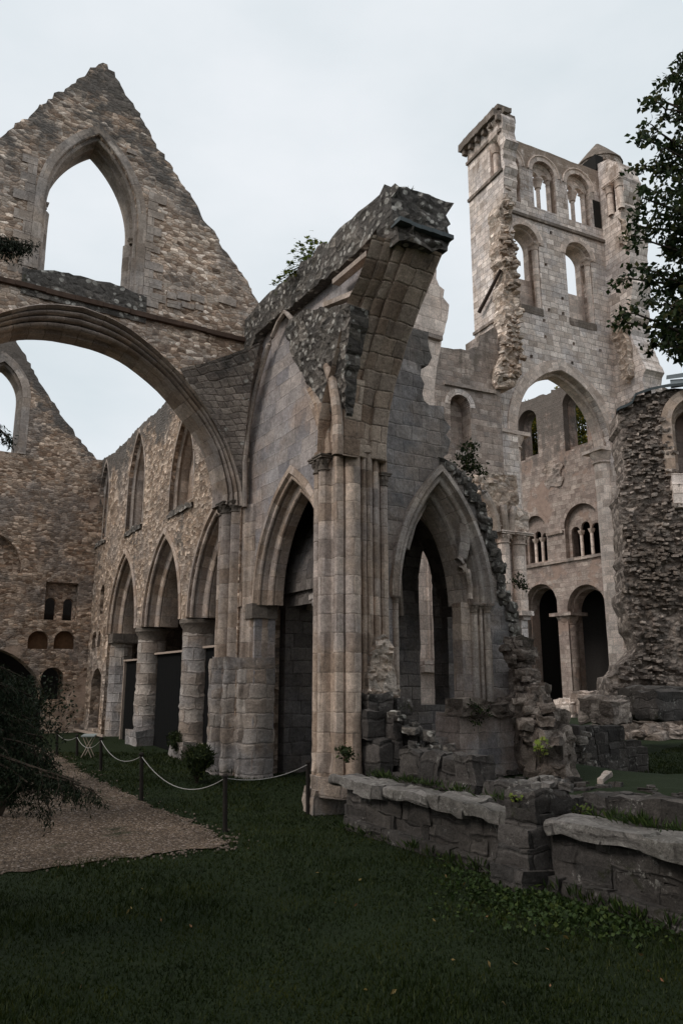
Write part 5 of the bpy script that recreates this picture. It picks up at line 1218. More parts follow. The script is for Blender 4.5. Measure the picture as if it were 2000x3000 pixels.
def chips(name, fr, poly, n, mat, parent, size=(.2, .5), d=(-.3, 0), seed=0, holes=()):
    r = random.Random(seed); mb = MB(); xs = [p[0] for p in poly]; zs = [p[1] for p in poly]; k = 0; az = degrees(atan2(fr.u.x, fr.u.y))
    while k < n:
        s = r.uniform(min(xs), max(xs)); z = r.uniform(max(0, min(zs)), max(zs)); Q = np.array([[s, z]])
        if not inside(Q, poly)[0] or any(inside(Q, h)[0] for h in holes): continue
        if noise.noise(Vector((s*.7, z*.5, seed))) < r.uniform(-.5, .15): k += .3; continue
        L = r.uniform(*size); stone_mb(mb, fr.p(s, z, r.uniform(*d)), (L, L*.8, L*r.uniform(.3, .6)), az+r.uniform(-35, 35), L*.13, seed+int(k*7), 3, r.uniform(-.25, .25)); k += 1
    return tag(mb.build(name, mat, parent, sharp=50), kind='stuff')
chips('protruding_stones', FR, ro, 950, M['core2'], rs_, (.07, .26), (-.26, -.08), 77, (hole_a, hole_b))
chips('protruding_stones', FE2, [FE2.hit(*z5(x, y)) for x, y in [(478, 560), (440, 1000), (468, 1400), (410, 1800), (560, 1800), (560, 1400), (510, 900)]], 120, M['core'], tw, (.12, .5), (-.42, -.2), 78)
# rubble talus at the foot
mb = MB()
for i in range(60):
    x = random.uniform(1370, 1600); d = random.uniform(-2.6, -.2); s = FR.hit(x, 1560, d)[0]; h = max(0, (2.6+d)/2.4)
    stone_mb(mb, FR.p(s, .25+random.uniform(0, 1.3)*h, d), (random.uniform(.5, 1.1), random.uniform(.4, .8), random.uniform(.25, .5)), random.uniform(0, 180), .12, i, 3)
tag(mb.build('fallen_rubble', M['core2'], rs_, sharp=60), kind='stuff')
# far wall seen between tower and lead roof
fwl = wall('abbey_wall', FT, [(FT.hit(1465, 866, 6)[0], -.1), (FT.hit(1465, 866, 6)[0], FT.hit(1482, 866, 6)[1]), (FT.hit(1545, 898, 6)[0], FT.hit(1545, 898, 6)[1]), (30, FT.hit(1545, 898, 6)[1]-1), (30, -.1)], [], 6, 7, M['towerdark'], None, res=1, relief=.03,
    thing=('dark streaked wall top showing between the tower and the lead roofing', 'wall', None, 'thing'))

# ---- gothic pier standing between chapel and tower
FP2 = Fr(Vector((ray(1170, 1400).x/ray(1170, 1400).y*26, 26, 0)), 60.)
gp = empty('vault_pier', FP2.p(0, 0), 'pale twin shafts with carved capitals and vault stub, cut short above ground', 'pier')
zc = FP2.hit(1170, 1224)[1]; zb1 = FP2.hit(1190, 1404)[1]
s1, s2 = FP2.hit(1158, 1300)[0], FP2.hit(1192, 1300)[0]
for s, r in ((s1, .2), (s2, .24)):
    mb = MB(); column(mb, FP2, s, 0, zb1, zc-.3, r, 14, .012); o = mb.build('shaft', M['towerring'], gp, sharp=50)
    mb = MB(); capital(mb, FP2, s, 0, zc, r, .42); mb.build('capital', M['towerring'], o)
mb = MB(); mb.box(FP2, s1-.3, s2+.1, zb1-4, zc+.9, .15, 1.1, .02); mb.build('core', M['tower'], gp)
mb = MB(); mb.box(FP2, s2-.28, s2+.28, zb1-.16, zb1, -.3, .3); mb.box(FP2, s2-.12, s2+.2, zb1-.3, zb1-.16, -.2, .2); prism(mb, FP2, [(s2-.14, -.12), (s2+.14, -.12), (s2+.14, .16), (s2-.14, .16)], -.1, zb1-.3, lambda z: .03, .2); mb.build('corbel_shaft', M['tower'], gp)
so = FP2.hits([(1092, 1090), (1120, 1088), (1150, 1092), (1181, 1096), (1184, 1130), (1186, 1165), (1209, 1178), (1208, 1222), (1132, 1222), (1128, 1195), (1122, 1168), (1112, 1140), (1100, 1118)])
wall('vault_stub', FP2, ragged(so, .05, .2, 12, True), [], -.1, 1.0, M['core'], gp, res=.1, relief=.05, rk=.14, rks=3)
for pts in ([(1142, 1222), (1138, 1190), (1128, 1160), (1112, 1132), (1098, 1118)], [(1160, 1222), (1158, 1190), (1155, 1160)], [(1172, 1222), (1175, 1190), (1180, 1165)]):
    P = [FP2.p(*FP2.hit(x, y, -.2), -.2) for x, y in pts]; mb = MB(); limb(mb, P, .13, .12, 8); mb.build('rib_springer', M['ring'], gp)
wall('tan_wall', FP2, FP2.hits([(1085, 1500), (1085, 1130), (1100, 1125), (1120, 1160), (1135, 1222), (1140, 1500)]), [], .3, .8, M['ring'], gp, res=.3, relief=.02)
# ================================================================ LOW RUINED WALLS, right foreground
FL1 = Fr(at(1176, 2007, .05), -31.3)
l1 = empty('low_wall', FL1.p(-.5, .05), 'long low wall with pale lichened coping, running from the tall pier to the right', 'low wall')
def course(mb, fr, s0, s1, z0, z1, d0, d1, lens=(.5, .9), seed=0, jit=.03, zj=.03):
    r = random.Random(seed); s = s0; i = 0
    while s < s1-.1:
        L = min(r.uniform(*lens), s1-s)
        stone_mb(mb, fr.p(s+L/2, (z0+z1)/2+r.uniform(-zj, zj)*.5, (d0+d1)/2+r.uniform(-.02, .02)), (L+.02, (d1-d0), (z1-z0)+.02+r.uniform(-zj, zj)), degrees(atan2(fr.u.x, fr.u.y)), jit, seed*31+i, 5)
        s += L; i += 1
mb = MB(); course(mb, FL1, -4.2, 3.65, -.15, .16, -.12, .45, (.5, 1.0), 1, .035); mb.build('footing', M['low'], l1, sharp=50)
mb = MB(); course(mb, FL1, -4.2, 3.7, .12, .36, .0, .45, (.45, .8), 2, .03); course(mb, FL1, -4.2, 3.7, .34, .60, .0, .45, (.5, .9), 3, .03); mb.build('wall_face', M['low'], l1, sharp=50)
mb = MB(); course(mb, FL1, -.15, 3.95, .60, .745, -.14, .40, (.7, 1.2), 4, .04, .04); course(mb, FL1, -4.2, -.62, .60, .75, -.14, .42, (.8, 1.3), 5, .04, .03); mb.build('coping', M['lowtop'], l1, sharp=50)
mb = MB()
for i, (z0, z1, w, o) in enumerate(((-.1, .22, .42, .34), (.2, .45, .36, .26), (.43, .62, .36, .25), (.6, .78, .34, .16), (.76, 1.0, .34, .12))):
    stone_mb(mb, FL1.p(-.36, (z0+z1)/2, .25-o), (w*1.35, .5+o*.5, z1-z0+.02), 58.7+90, .04, 70+i, 6)
mb.build('buttress', M['low'], l1, sharp=50)
mb = MB()
for i in range(14): stone_mb(mb, FL1.p(-.3+random.uniform(-.25, .3), 1.02+random.uniform(-.05, .05), .2+random.uniform(-.2, .25)), (.16, .13, .09), random.uniform(0, 180), .04, 200+i, 3)
mb.build('broken_top', M['lowtop'], l1, sharp=60)
l2 = empty('low_wall', FL1.p(1.5, .1, .8), 'dark blocks stepping down just behind the coping, left of the buttress', 'low wall')
def pxrow(fr, pts, d): return [fr.hit(x, y, d) for x, y in pts]
q = pxrow(FL1, [(942, 1722), (1095, 1744), (1107, 1784), (1180, 1800)], .55)
mb = MB(); a = sorted([q[0][0], q[1][0]]); course(mb, FL1, a[0], a[1]+.3, .3, .7, .55, .95, (.4, .7), 8, .04); course(mb, FL1, a[0]+.1, a[1]+.3, .68, q[1][1], .58, .95, (.3, .6), 9, .06, .06)
a = sorted([q[2][0], q[3][0]]); course(mb, FL1, a[0]-.2, a[1], .2, q[3][1], .55, .9, (.4, .7), 10, .04); mb.build('blocks', M['low'], l2, sharp=50)
l3 = empty('low_wall', FL1.p(-2, .1, .8), 'row of upright dark blocks behind the coping, near the right edge', 'low wall')
mb = MB(); q = pxrow(FL1, [(1297, 1838), (1345, 1832), (1470, 1850), (1568, 1858)], .75)
for i, (x0, x1, yt, dd) in enumerate(((1290, 1312, 1842, .8), (1340, 1398, 1834, .75), (1398, 1470, 1842, .75), (1470, 1600, 1852, .62))):
    a = FL1.hit(x0, 1870, dd)[0]; b = FL1.hit(x1, 1870, dd)[0]; t = FL1.hit((x0+x1)/2, yt, dd)[1]
    stone_mb(mb, FL1.p((a+b)/2, (t-.1)/2+.05, dd+.22), (abs(a-b)+.01, .45, t+.1), -31.3, .035, 90+i, 7)
mb.build('blocks', M['low'], l3, sharp=50)
# wall farther back, square to these
o4 = at(1380, 1776, .15); FW4 = Fr(o4, 60.)
l4 = empty('low_wall', FW4.p(0, .1), 'dark ashlar stub behind the coping wall, left end crumbled into spotted rubble', 'low wall')
a4_ = [FW4.hit(x, 1740)[0] for x in (1340, 1442, 1498)]; t4 = FW4.hit(1400, 1668)[1]
mb = MB(); h4 = t4-.1
course(mb, FW4, a4_[0], a4_[1], .05, .05+h4*.34, 0, .8, (.4, .7), 11, .03); course(mb, FW4, a4_[0]-.1, a4_[1], .05+h4*.34, .05+h4*.67, 0, .8, (.4, .8), 12, .03); course(mb, FW4, a4_[0]-.05, a4_[1]-.05, .05+h4*.67, t4, .02, .8, (.4, .7), 13, .03)
course(mb, FW4, a4_[1], a4_[2], .05, .05+h4*.55, .1, .7, (.4, .6), 14, .03); stone_mb(mb, FW4.p((a4_[1]+a4_[2])/2+.1, .05+h4*.62, .3), (.5, .16, .16), 60, .03, 15, 5)
mb.build('blocks', M['low'], l4, sharp=50)
mb = MB()
for i in range(90):
    t = random.random(); x = 1355-150*t+random.uniform(-14, 14); top = 1675+55*t; y = random.uniform(top, 1800)
    p = at(x, max(1745, y), .15); d = random.uniform(-.3, .5); s = FW4.hit(x, 1740, d)[0]; zt_ = FW4.hit(x, y, d)[1]
    stone_mb(mb, FW4.p(s, max(.1, zt_), d), (random.uniform(.12, .34), random.uniform(.12, .3), random.uniform(.08, .2)), random.uniform(0, 180), .05, 300+i, 3)
tag(mb.build('crumbled_end', M['crust'], l4, sharp=60), kind='stuff')
# rubble bank sliding from the chapel wall's broken foot
def bank(name, region, n, dist, size, mat, label, seed, bank_up=0, cat='rubble'):
    r = random.Random(seed); mb = MB()
    for i in range(n):
        x, y = region(r); d = dist(x, y, r); p = px3(x, y, d); s = r.uniform(*size)
        stone_mb(mb, p, (s*r.uniform(.9, 1.6), s, s*r.uniform(.5, .85)), r.uniform(0, 180), s*.22, seed+i, 3)
    return mb.build(name, mat, None, sharp=60, thing=(label, cat, None, 'thing'))
def reg1(r):
    t = r.random(); y = 1470+240*t; x0 = 1180+t*40; return x0+r.uniform(-12, 20+55*t), y
rb = empty('rubble_bank', FB.p(5.2, .1), 'steep bank of broken masonry lumps tumbling from the sloping chapel wall down to the grass', 'rubble')
def solid_bank(parent, pts, r0, r1, mat, seed, name='rubble_core', n=26):
    r = random.Random(seed); mb = MB()
    for (x, y, d, w) in pts:
        p = px3(x, y, d); h = p.z
        stone_mb(mb, Vector((p.x, p.y, h/2)), (w, w, max(.15, h)), r.uniform(0, 90), w*.22, seed+int(x), 7)
    mb.build(name, mat, parent, sharp=60)
solid_bank(rb, [(1190, 1500, 17.2, .5), (1205, 1545, 17.0, .6), (1222, 1590, 16.8, .7), (1238, 1640, 16.4, .8), (1258, 1672, 16.2, .7), (1270, 1690, 16.0, .5)], .3, .5, M['core2'], 60)
mb = MB(); r = random.Random(5)
for i in range(70):
    x, y = reg1(r); p = px3(x, y, 16.6-(y-1470)*.004+r.uniform(-.3, .1)); s = r.uniform(.1, .3)
    stone_mb(mb, p, (s*r.uniform(.9, 1.7), s, s*r.uniform(.5, .9)), r.uniform(0, 180), s*.2, 500+i, 3)
tag(mb.build('loose_blocks', M['core2'], rb, sharp=60), kind='stuff')
# stepped wall foot between great pier and chapel arch
st = empty('block_stack', FB.p(1.6, 0, -.6), 'stepped broken blocks at the right foot of the tall pier', 'block stack')
def blk(mb, x0, x1, yt, yb, dist, depth, seed, az=58.7, jit=.04):
    a = px3(x0, yb, dist); b = px3(x1, yb, dist); t = px3((x0+x1)/2, yt, dist).z; zb = min(a.z, b.z); w = (b-a).length
    f = Fr((0, 1), az); c = (a+b)/2+f.n*depth/2
    stone_mb(mb, Vector((c.x, c.y, (t+zb)/2)), (w, depth, t-zb), az, jit, seed, 6)
mb = MB()
for i, a in enumerate(((842, 912, 1592, 1632, 13.6, .7), (838, 905, 1630, 1700, 13.5, .8), (905, 956, 1606, 1640, 13.9, .5), (905, 930, 1640, 1760, 13.4, .7), (928, 965, 1652, 1720, 13.7, .6), (925, 985, 1715, 1775, 13.4, .7), (962, 1000, 1690, 1745, 13.8, .7), (975, 1040, 1735, 1785, 13.3, .6), (1000, 1075, 1748, 1800, 13.2, .5), (868, 905, 1700, 1785, 13.3, .6), (1040, 1100, 1765, 1800, 13.0, .4))):
    blk(mb, *a, 700+i)
mb.build('blocks', M['stepstone'] if 'stepstone' in M else M['low'], st, sharp=50)
mb = MB(); r = random.Random(8)
for i in range(36):
    x = r.uniform(900, 1120); y = 1650+(x-900)*.62+r.uniform(-18, 30); p = px3(x, min(y, 1800), 13.5+r.uniform(-.3, .4)); s = r.uniform(.07, .2)
    stone_mb(mb, p, (s*1.4, s, s*.7), r.uniform(0, 180), s*.2, 800+i, 3)
tag(mb.build('loose_stones', M['crust'], st, sharp=60), kind='stuff')
# low walls and plinths at the foot of the tower
for k, (x0, x1, yt, yb, D, dep, mt, lab) in enumerate(((1305, 1345, 1605, 1640, 44, 1.2, 'tower', 'pale square plinth block under the round nave column'), (1345, 1395, 1588, 1632, 43, 1.2, 'towerdark', 'stepped block wall right of the pale plinth, below the tower pier'),
        (1480, 1640, 1578, 1640, 26, 1.5, 'low', 'long dark low wall at the right edge below the rubble stump'), (1390, 1470, 1600, 1650, 24, 1.2, 'core2', 'dark heap of squared blocks at the foot of the rubble stump'))):
    mb = MB(); blk(mb, x0, x1, yt, yb+12, D, dep, 900+k, 60, .08); blk(mb, x0+4, x1-10, yt+10, yb+14, D-.8, .8, 930+k, 60, .08)
    mb.build('foundation_block', M[mt], None, sharp=50, thing=(lab, 'stone block', None, 'thing'))
mb = MB(); p = at(1440, 1845, .95); p = px3(1395, 1782, 12.5); 
P = px3(1388, 1785, 13.5); stone_mb(mb, Vector((P.x, P.y, P.z)), (.3, .1, .09), 40, .03, 4, 4, .35); mb.build('loose_stone', M['ring'], None, sharp=60, thing=('small pinkish stone lying alone on the dark soil before the ashlar stub', 'stone', None, 'thing'))
# earth and ivy behind the coping
def mound(name, quadpx, z, label, mat):
    P = [at(x, y, z) for x, y in quadpx]; mb = MB(); n = 14; G_ = []; U = []
    for i in range(n+1):
        r = []; u = []
        for j in range(n+1):
            a = P[0].lerp(P[1], i/n); b = P[3].lerp(P[2], i/n); p = a.lerp(b, j/n); e_ = min(i, n-i, j, n-j)
            p = Vector((p.x, p.y, z+noise.noise(p*1.2)*.12 if e_ > 0 else 0)); r.append(p); u.append((p.x, p.y))
        G_.append(r); U.append(u)
    mb.grid(G_, U); return mb.build(name, mat, None, sharp=60, loc=(0, 0, 0), thing=(label, None, None, 'structure'))
mound('ground_bank', [(1010, 1810), (1640, 1930), (1640, 1770), (1100, 1745)], .42, 'dark earth and turf bank inside the low walls', M['turf'])
mb = MB(); r = random.Random(44)
for i in range(260):
    x = r.uniform(1020, 1600); y = r.uniform(1752, 1850)+(x-1020)*.12; p = at(x, y, .44); s = r.uniform(.04, .16)
    stone_mb(mb, p, (s*1.5, s, s*.6), r.uniform(0, 180), s*.2, i, 2)
mb.build('scattered_rubble', M['low'], None, sharp=60, thing=('loose lichened rubble strewn over the earth inside the low walls', None, None, 'stuff'))

# ================================================================ SCREENS, BARRIERS, ROPE FENCE
def screen(c0, c1, zt, label, post=False, d=.62):
    zb = gz(*FA.p((c0+c1)/2, 0, d).xy); o = empty('site_screen', FA.p((c0+c1)/2, zb, d), label, 'screen', 'black screens closing the nave arches')
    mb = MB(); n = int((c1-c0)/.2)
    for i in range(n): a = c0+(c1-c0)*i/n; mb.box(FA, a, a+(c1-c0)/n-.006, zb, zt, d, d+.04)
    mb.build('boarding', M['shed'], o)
    mb = MB(); mb.box(FA, c0-.05, c1+.05, zt, zt+.055, d-.1, d+.1); mb.build('top_rail', M['trim'], o)
    if post:
        mb = MB(); mb.box(FA, c1-.02, c1+.05, zb, zt, d-.08, d); mb.build('edge_post', M['trim'], o)
        mb = MB(); mb.box(FA, c1+.05, c1+.05+4.2, zb+.1, zb+.17, d-.62, d-.55); mb.build('ground_rail', M['trim'], o)
    return o
zt1 = FA.hit(280, 1521, .3)[1]
o = screen(11.7, 13.25, zt1, 'black screen with pale top rail and pale side post in the farthest nave arch', True, .25)
screen(7.75, 10.8, FA.hit(395, 1501, .5)[1], 'black screen with pale top rail in the middle nave arch', d=.5)
screen(3.6, 6.85, FA.hit(490, 1488, .5)[1], 'black screen with pale top rail in the nave arch next to the crossing pier', d=.5)
posts = [(707, 1752, 1872), (517, 1783, 1912), (325, 1733, 1842), (232, 1697, 1770), (177, 1690, 1738), (131, 1682, 1735)]
labs = ['rope post closest to the tall pier', 'rope post on the lawn before the crossing pier', 'rope post at the lawn edge below the middle nave arch', 'rope post below the farthest nave arch', 'thick rope post beside the small folding trestle', 'rope post left of the small folding trestle, by the yew']
tops = []
for (x, yt, yb), lb in zip(posts, labs):
    b = gat(x, yb); dist = math.hypot(b.x, b.y); t = px3(x, yt, dist)
    o = empty('rope_post', b, 'dark wooden '+lb, 'rope post', 'posts of the rope fence')
    mb = MB(); limb(mb, [b-Zv*.05, (b+t)/2, t], .038, .034, 8); mb.build('post', M['wood'], o)
    mb = MB(); lathe(mb, Fr((t.x, t.y), 0), 0, 0, [(.042, t.z-.02), (.05, t.z), (.03, t.z+.03), (.001, t.z+.035)], 8); mb.build('cap', M['wood'], o)
    tops.append(t)
ropelabs = ['white rope sloping up to the post by the tall pier', 'long white rope sagging deepest across the lawn', 'white rope sagging below the farthest nave arch', 'short white rope beside the folding trestle', 'short rope end left of the folding trestle']
sagpx = [(620, 1788), (430, 1809), (277, 1745), (205, 1718), (152, 1700)]
for i in range(5):
    a, b = tops[i+1]+Zv*-.03, tops[i]+Zv*-.03; mid_ = px3(*sagpx[i], math.hypot(*((a+b)/2).xy)); s = min(0, mid_.z-(a.z+b.z)/2)
    mb = MB(); limb(mb, curve_pts(a, b, s, 16), .0065, .0065, 6); mb.build('rope', M['rope'], None, sharp=60, thing=('%s' % ropelabs[i], 'rope', 'ropes of the fence', 'thing'))
bt = gat(198, 1742); o = empty('folding_trestle', bt, 'small pale folding trestle standing between rope posts at the far lawn edge', 'trestle')
mb = MB(); w_ = Vector((1, .1, 0)); t0_ = bt+Zv*.55; mb.face([t0_-w_*.17, t0_+w_*.17, t0_+w_*.18+Vector((0, .2, .04)), t0_-w_*.15+Vector((0, .2, .04))], [(0, 0), (1, 0), (1, 1), (0, 1)])
P = [t0_-w_*.17-Zv*.03, t0_+w_*.17-Zv*.03, t0_+w_*.18+Vector((0, .2, .01)), t0_-w_*.15+Vector((0, .2, .01))]; mb.face(P, [(0, 0), (1, 0), (1, 1), (0, 1)]); mb.face([t0_-w_*.17, t0_+w_*.17, P[1], P[0]], [(0, 0), (1, 0), (1, .1), (0, .1)]); mb.build('top_board', M['white'], o)
for k, (a, b) in enumerate(((-.15, .12), (.12, -.15), (-.12, .15), (.15, -.12))):
    mb = MB(); y = Vector((0, .04 if k < 2 else .18, 0)); limb(mb, [bt+w_*a+y, bt+w_*(a+b)/2+y+Zv*.28, bt+w_*b*1.0+y+Zv*.55], .011, .011, 6); mb.build('leg', M['trim'], o)
# distant rope post by the tower grass
b = at(1254, 1640, .4); t = px3(1254, 1600, math.hypot(b.x, b.y)); o = empty('rope_post', b, 'slim pale wooden post right of the rubble bank, near the great nave column', 'post')
mb = MB(); limb(mb, [b, (b+t)/2, t], .09, .08, 6); mb.build('post', M['trim'], o); mb = MB(); limb(mb, curve_pts(px3(1220, 1614, math.hypot(b.x, b.y)), t-Zv*.1, -.1, 5), .04, .04, 5); mb.build('rail', M['trim'], o)

# ================================================================ TREES AND PLANTS
def clump_points(c, r, n, rs, squash=(1, 1, .75), shell=.35):
    v = rs.normal(size=(n, 3)); v /= np.linalg.norm(v, axis=1)[:, None]; u = rs.uniform(0, 1, n)**shell
    return np.array(c)+v*(u*r)[:, None]*np.array(squash)
def twig_leaves(p0, p1, n, spread, rs):
    t = rs.uniform(0, 1, n)[:, None]; return np.array(p0)*(1-t)+np.array(p1)*t+rs.normal(size=(n, 3))*spread*(1-.3*t)
# broadleaf tree at the right edge: trunk outside the picture, boughs reaching in
TD = 12.5
def bough(mb, a, b, sag, r0, n, pts, rs, spread=.3, lpt=60, droop=.25):
    c = curve_pts(a, b, sag, 7, .12, rs.randint(99)); limb(mb, c, r0, .012, 6)
    for i in range(2, 8):
        q = c[i]
        for k in range(n):
            d = Vector(rs.normal(size=3)); d.z = d.z*.5-droop*.4; d.normalize(); e_ = q+d*spread*rs.uniform(.6, 1.5)*(1.15-i*.07)
            limb(mb, [q, (q+e_)/2+Zv*.03, e_], .012, .004, 4); pts.append(twig_leaves(q, e_, int(lpt*rs.uniform(.5, 1.3)), .055, rs)); pts.append(clump_points(e_, .13, int(lpt*.4), rs))
rs = np.random.RandomState(11)
tb = px3(1930, 1500, TD); tb.z = 0
tree = empty('broadleaf_tree', tb, 'dark leafy tree whose boughs hang into the picture along the upper right edge', 'tree')
mb = MB(); trunk = [Vector((tb.x, tb.y, z))+Vector((.15*sin(z*.8), .1*cos(z), 0)) for z in np.linspace(0, 11, 12)]; limb(mb, trunk, .34, .1, 10)
pts = []
tips = [(1545, 118, 0), (1512, 170, .2), (1545, 190, 0), (1478, 222, .3), (1500, 250, .1), (1530, 240, 0), (1482, 300, 0), (1446, 318, .1), (1500, 335, -.1), (1545, 330, 0), (1460, 388, .2), (1500, 400, 0), (1540, 420, 0), (1452, 455, .1), (1486, 440, 0), (1520, 470, 0), (1440, 515, .1), (1470, 500, 0), (1530, 530, 0),
        (1455, 550, .1), (1500, 560, 0), (1550, 585, 0), (1420, 640, .1), (1455, 618, .05), (1495, 640, 0), (1540, 650, 0), (1412, 737, .2), (1430, 722, .15), (1465, 700, .1), (1510, 705, 0), (1552, 730, 0), (1483, 770, 0), (1515, 765, 0), (1480, 790, 0), (1505, 795, 0), (1548, 795, 0), (1580, 770, 0), (1590, 400, 0), (1590, 550, 0), (1600, 650, 0)]
for x, y, dd in tips:
    x += 26*min(1, max(0, (1580-x)/60))
    b = px3(x, y, TD-1.0+rs.uniform(-1.0, 1.0)); za_ = min(10.5, max(3.5, b.z-.6+rs.uniform(-.3, .3))); a = Vector((tb.x-.1, tb.y, za_)); m_ = a.lerp(b, .5)
    bough(mb, a, b, .12, .05, 2, pts, rs, .34, 19)
for k in range(46):                        # the rest of the crown beyond the edge
    a_ = rs.uniform(0, 2*pi); z = rs.uniform(6.6, 10); R_ = rs.uniform(.8, 2.8)*(1 if z < 10 else .6); c = Vector((tb.x+1.0+cos(a_)*R_, tb.y+sin(a_)*R_, z))
    pts.append(clump_points(c, .7, 330, rs))
mb.build('trunk', M['bark'], tree)
leaves('crown', np.concatenate(pts), .095, M['oak'], tree, 3, droop=.35, aspect=.62)
# yew at the left edge: drooping sprays
rs = np.random.RandomState(5)
YD = 8.0; yb = px3(-260, 1500, YD); yb.z = 0
yew = empty('yew_tree', yb, 'dark yew at the left edge, its drooping sprays hanging over the gravel path', 'tree')
mb = MB(); limb(mb, [Vector((yb.x, yb.y, z)) for z in np.linspace(0, 7, 8)], .22, .05, 9); pts = []; tw_ = []
def spray(a, b, sag, n, hang=.25, lp=90, sp=.03):
    c = curve_pts(a, b, sag, 8, .08, rs.randint(99)); limb(mb, c, .03, .006, 5)
    for i in range(2, 9):
        for k in range(n):
            q = c[i].lerp(c[i-1], rs.uniform(0, 1)); d = Vector((rs.normal()*.45, rs.normal()*.45, -1)).normalized()*hang*rs.uniform(.4, 1.3); e_ = q+d+(b-a).normalized()*.08
            limb(mb, [q, q.lerp(e_, .5)+(b-a).normalized()*.03, e_], .005, .002, 4); pts.append(twig_leaves(q, e_, lp, sp, rs))
for x, y, D, n in [(215, 1815, 7.0, 5), (170, 1790, 7.2, 5), (120, 1830, 7.0, 4), (190, 1800, 6.8, 4), (100, 1780, 7.5, 5), (60, 1800, 7, 6), (80, 1740, 7.8, 5), (125, 1735, 7.8, 4), (50, 1700, 8, 6), (100, 1690, 8.2, 4), (30, 1640, 8, 6), (70, 1650, 8.5, 5), (20, 1580, 8, 6), (50, 1600, 8.5, 5), (5, 1560, 8.5, 5), (60, 1560, 8.6, 3),
                   (20, 1730, 7.2, 6), (0, 1780, 7, 6), (35, 1760, 7.4, 6), (10, 1680, 7.4, 6), (-20, 1620, 7.5, 6), (70, 562, 6.5, 3), (45, 572, 6.6, 4), (15, 575, 6.5, 5), (12, 1003, 6.5, 2), (85, 1720, 7.4, 5), (140, 1760, 7.4, 4), (45, 1650, 7.6, 6), (15, 1640, 7.6, 6), (75, 1600, 8.2, 4)]:
    b = px3(x, y, D); a = Vector((yb.x, yb.y, max(.8, b.z+.15+rs.uniform(-.1, .2)))) if y > 1100 else px3(-130, y-5, 6.8)
    spray(a, b, .10, n, .2 if y > 1100 else .1, 70 if y > 1100 else 46, .028)
for k in range(80):
    a_ = rs.uniform(0, 2*pi); z = rs.uniform(.6, 7.6); R_ = 1.9*(1-z/10)+.2; c = (yb.x-1.3+cos(a_)*R_*rs.uniform(.3, .9), yb.y+sin(a_)*R_*rs.uniform(.3, 1), z); pts.append(clump_points(c, .5, 420, rs))
mb.build('trunk', M['bark'], yew); leaves('crown', np.concatenate(pts), .036, M['yew'], yew, 4, droop=.7, aspect=.28)
# dark hedge bush beyond the yew
def bush(name, c, r, h, n, mat, label, cat, seed, size=.05, stems=6, group=None, droop=0., aspect=.5):
    rs = np.random.RandomState(seed); o = empty(name, c, label, cat, group); mb = MB(); P = []
    for k in range(stems):
        a_ = rs.uniform(0, 2*pi); e_ = Vector(c)+Vector((cos(a_)*r*rs.uniform(.2, .8), sin(a_)*r*rs.uniform(.2, .8), h*rs.uniform(.5, 1))); cc = curve_pts(Vector(c), e_, .05, 4, .05, k); limb(mb, cc, .014*max(1, r*2), .004, 5)
        P.append(clump_points(e_, r*.45, n//stems, rs)); P.append(twig_leaves(cc[1], e_, n//stems//2, r*.12, rs))
    mb.build('stem', M['bark'], o); leaves('foliage', np.concatenate(P), size, mat, o, seed, aspect=aspect, droop=droop); return o
c = gat(20, 1745); c = px3(15, 1700, 14); c.z = .1
bush('hedge_bush', c, 1.1, 2.3, 3800, M['yew'], 'tall black green bush behind the yew at the left edge', 'bush', 21, .06, 14)
c = gat(452, 1800); bush('garden_shrub', (c.x, c.y, c.z), .42, .62, 1500, M['fern'], 'dark spiky shrub at the foot of the crossing pier', 'shrub', 22, .12, 16, droop=-.3, aspect=.22)
c = gat(418, 1745); bush('garden_shrub', (c.x, c.y, c.z), .35, .6, 900, M['fern'], 'smaller dark shrub at the foot of the second nave pier', 'shrub', 23, .1, 10, droop=-.3, aspect=.25)
def sapling(name, px, tips, dist, size, n, mat, label, cat, seed, maple=False, spread=.1):
    rs = np.random.RandomState(seed); b = px3(*px, dist); o = empty(name, b, label, cat); mb = MB(); P = []
    for x, y in tips:
        e_ = px3(x, y, dist+rs.uniform(-.25, .25)); c = curve_pts(b, e_, .04, 5, .03, x); limb(mb, c, .012, .004, 5)
        P.append(twig_leaves(c[2], c[5], n, spread, rs)); P.append(clump_points(c[5], spread*.8, n//2, rs))
    mb.build('stem', M['bark'], o); P = np.concatenate(P)
    (maple_leaves if maple else leaves)('foliage', P, size, mat, o, seed); return o
sd_ = FA.p(*FA.hit(715, 600)); sd_ = math.hypot(sd_.x, sd_.y)+.4
sapling('wall_sapling', (722, 602), [(690, 560), (708, 548), (725, 556), (675, 575), (668, 605), (640, 640), (628, 652), (655, 630), (700, 590), (690, 610), (715, 575), (738, 565), (662, 618), (680, 590)], sd_, .085, 16, M['maple'], 'leafy green sapling growing on the crest of the blackened wall', 'sapling', 31, True, .1)
sapling('wall_plant', (1068, 1085), [(1055, 1050), (1060, 1030), (1075, 1020), (1090, 1022), (1085, 1045), (1070, 1055), (1098, 1070), (1108, 1085), (1085, 1075)], 18.0, .09, 40, M['fern'], 'bushy plant rooted on the sloping top of the chapel wall', 'plant', 32, False, .1)
sapling('maple_seedling', (1240, 1752), [(1232, 1700), (1245, 1693), (1258, 1702), (1262, 1712), (1238, 1715), (1248, 1722), (1228, 1718), (1252, 1732)], 12.2, .085, 2, M['maplebright'], 'bright yellow green maple seedling beside the rubble heap', 'seedling', 33, True, .035)
sapling('wall_plant', (1180, 1845), [(1172, 1828), (1184, 1822), (1190, 1835), (1178, 1840)], 9.4, .035, 8, M['maplebright'], 'small yellowing weed on the coping left of the buttress', 'weed', 34, True, .03)
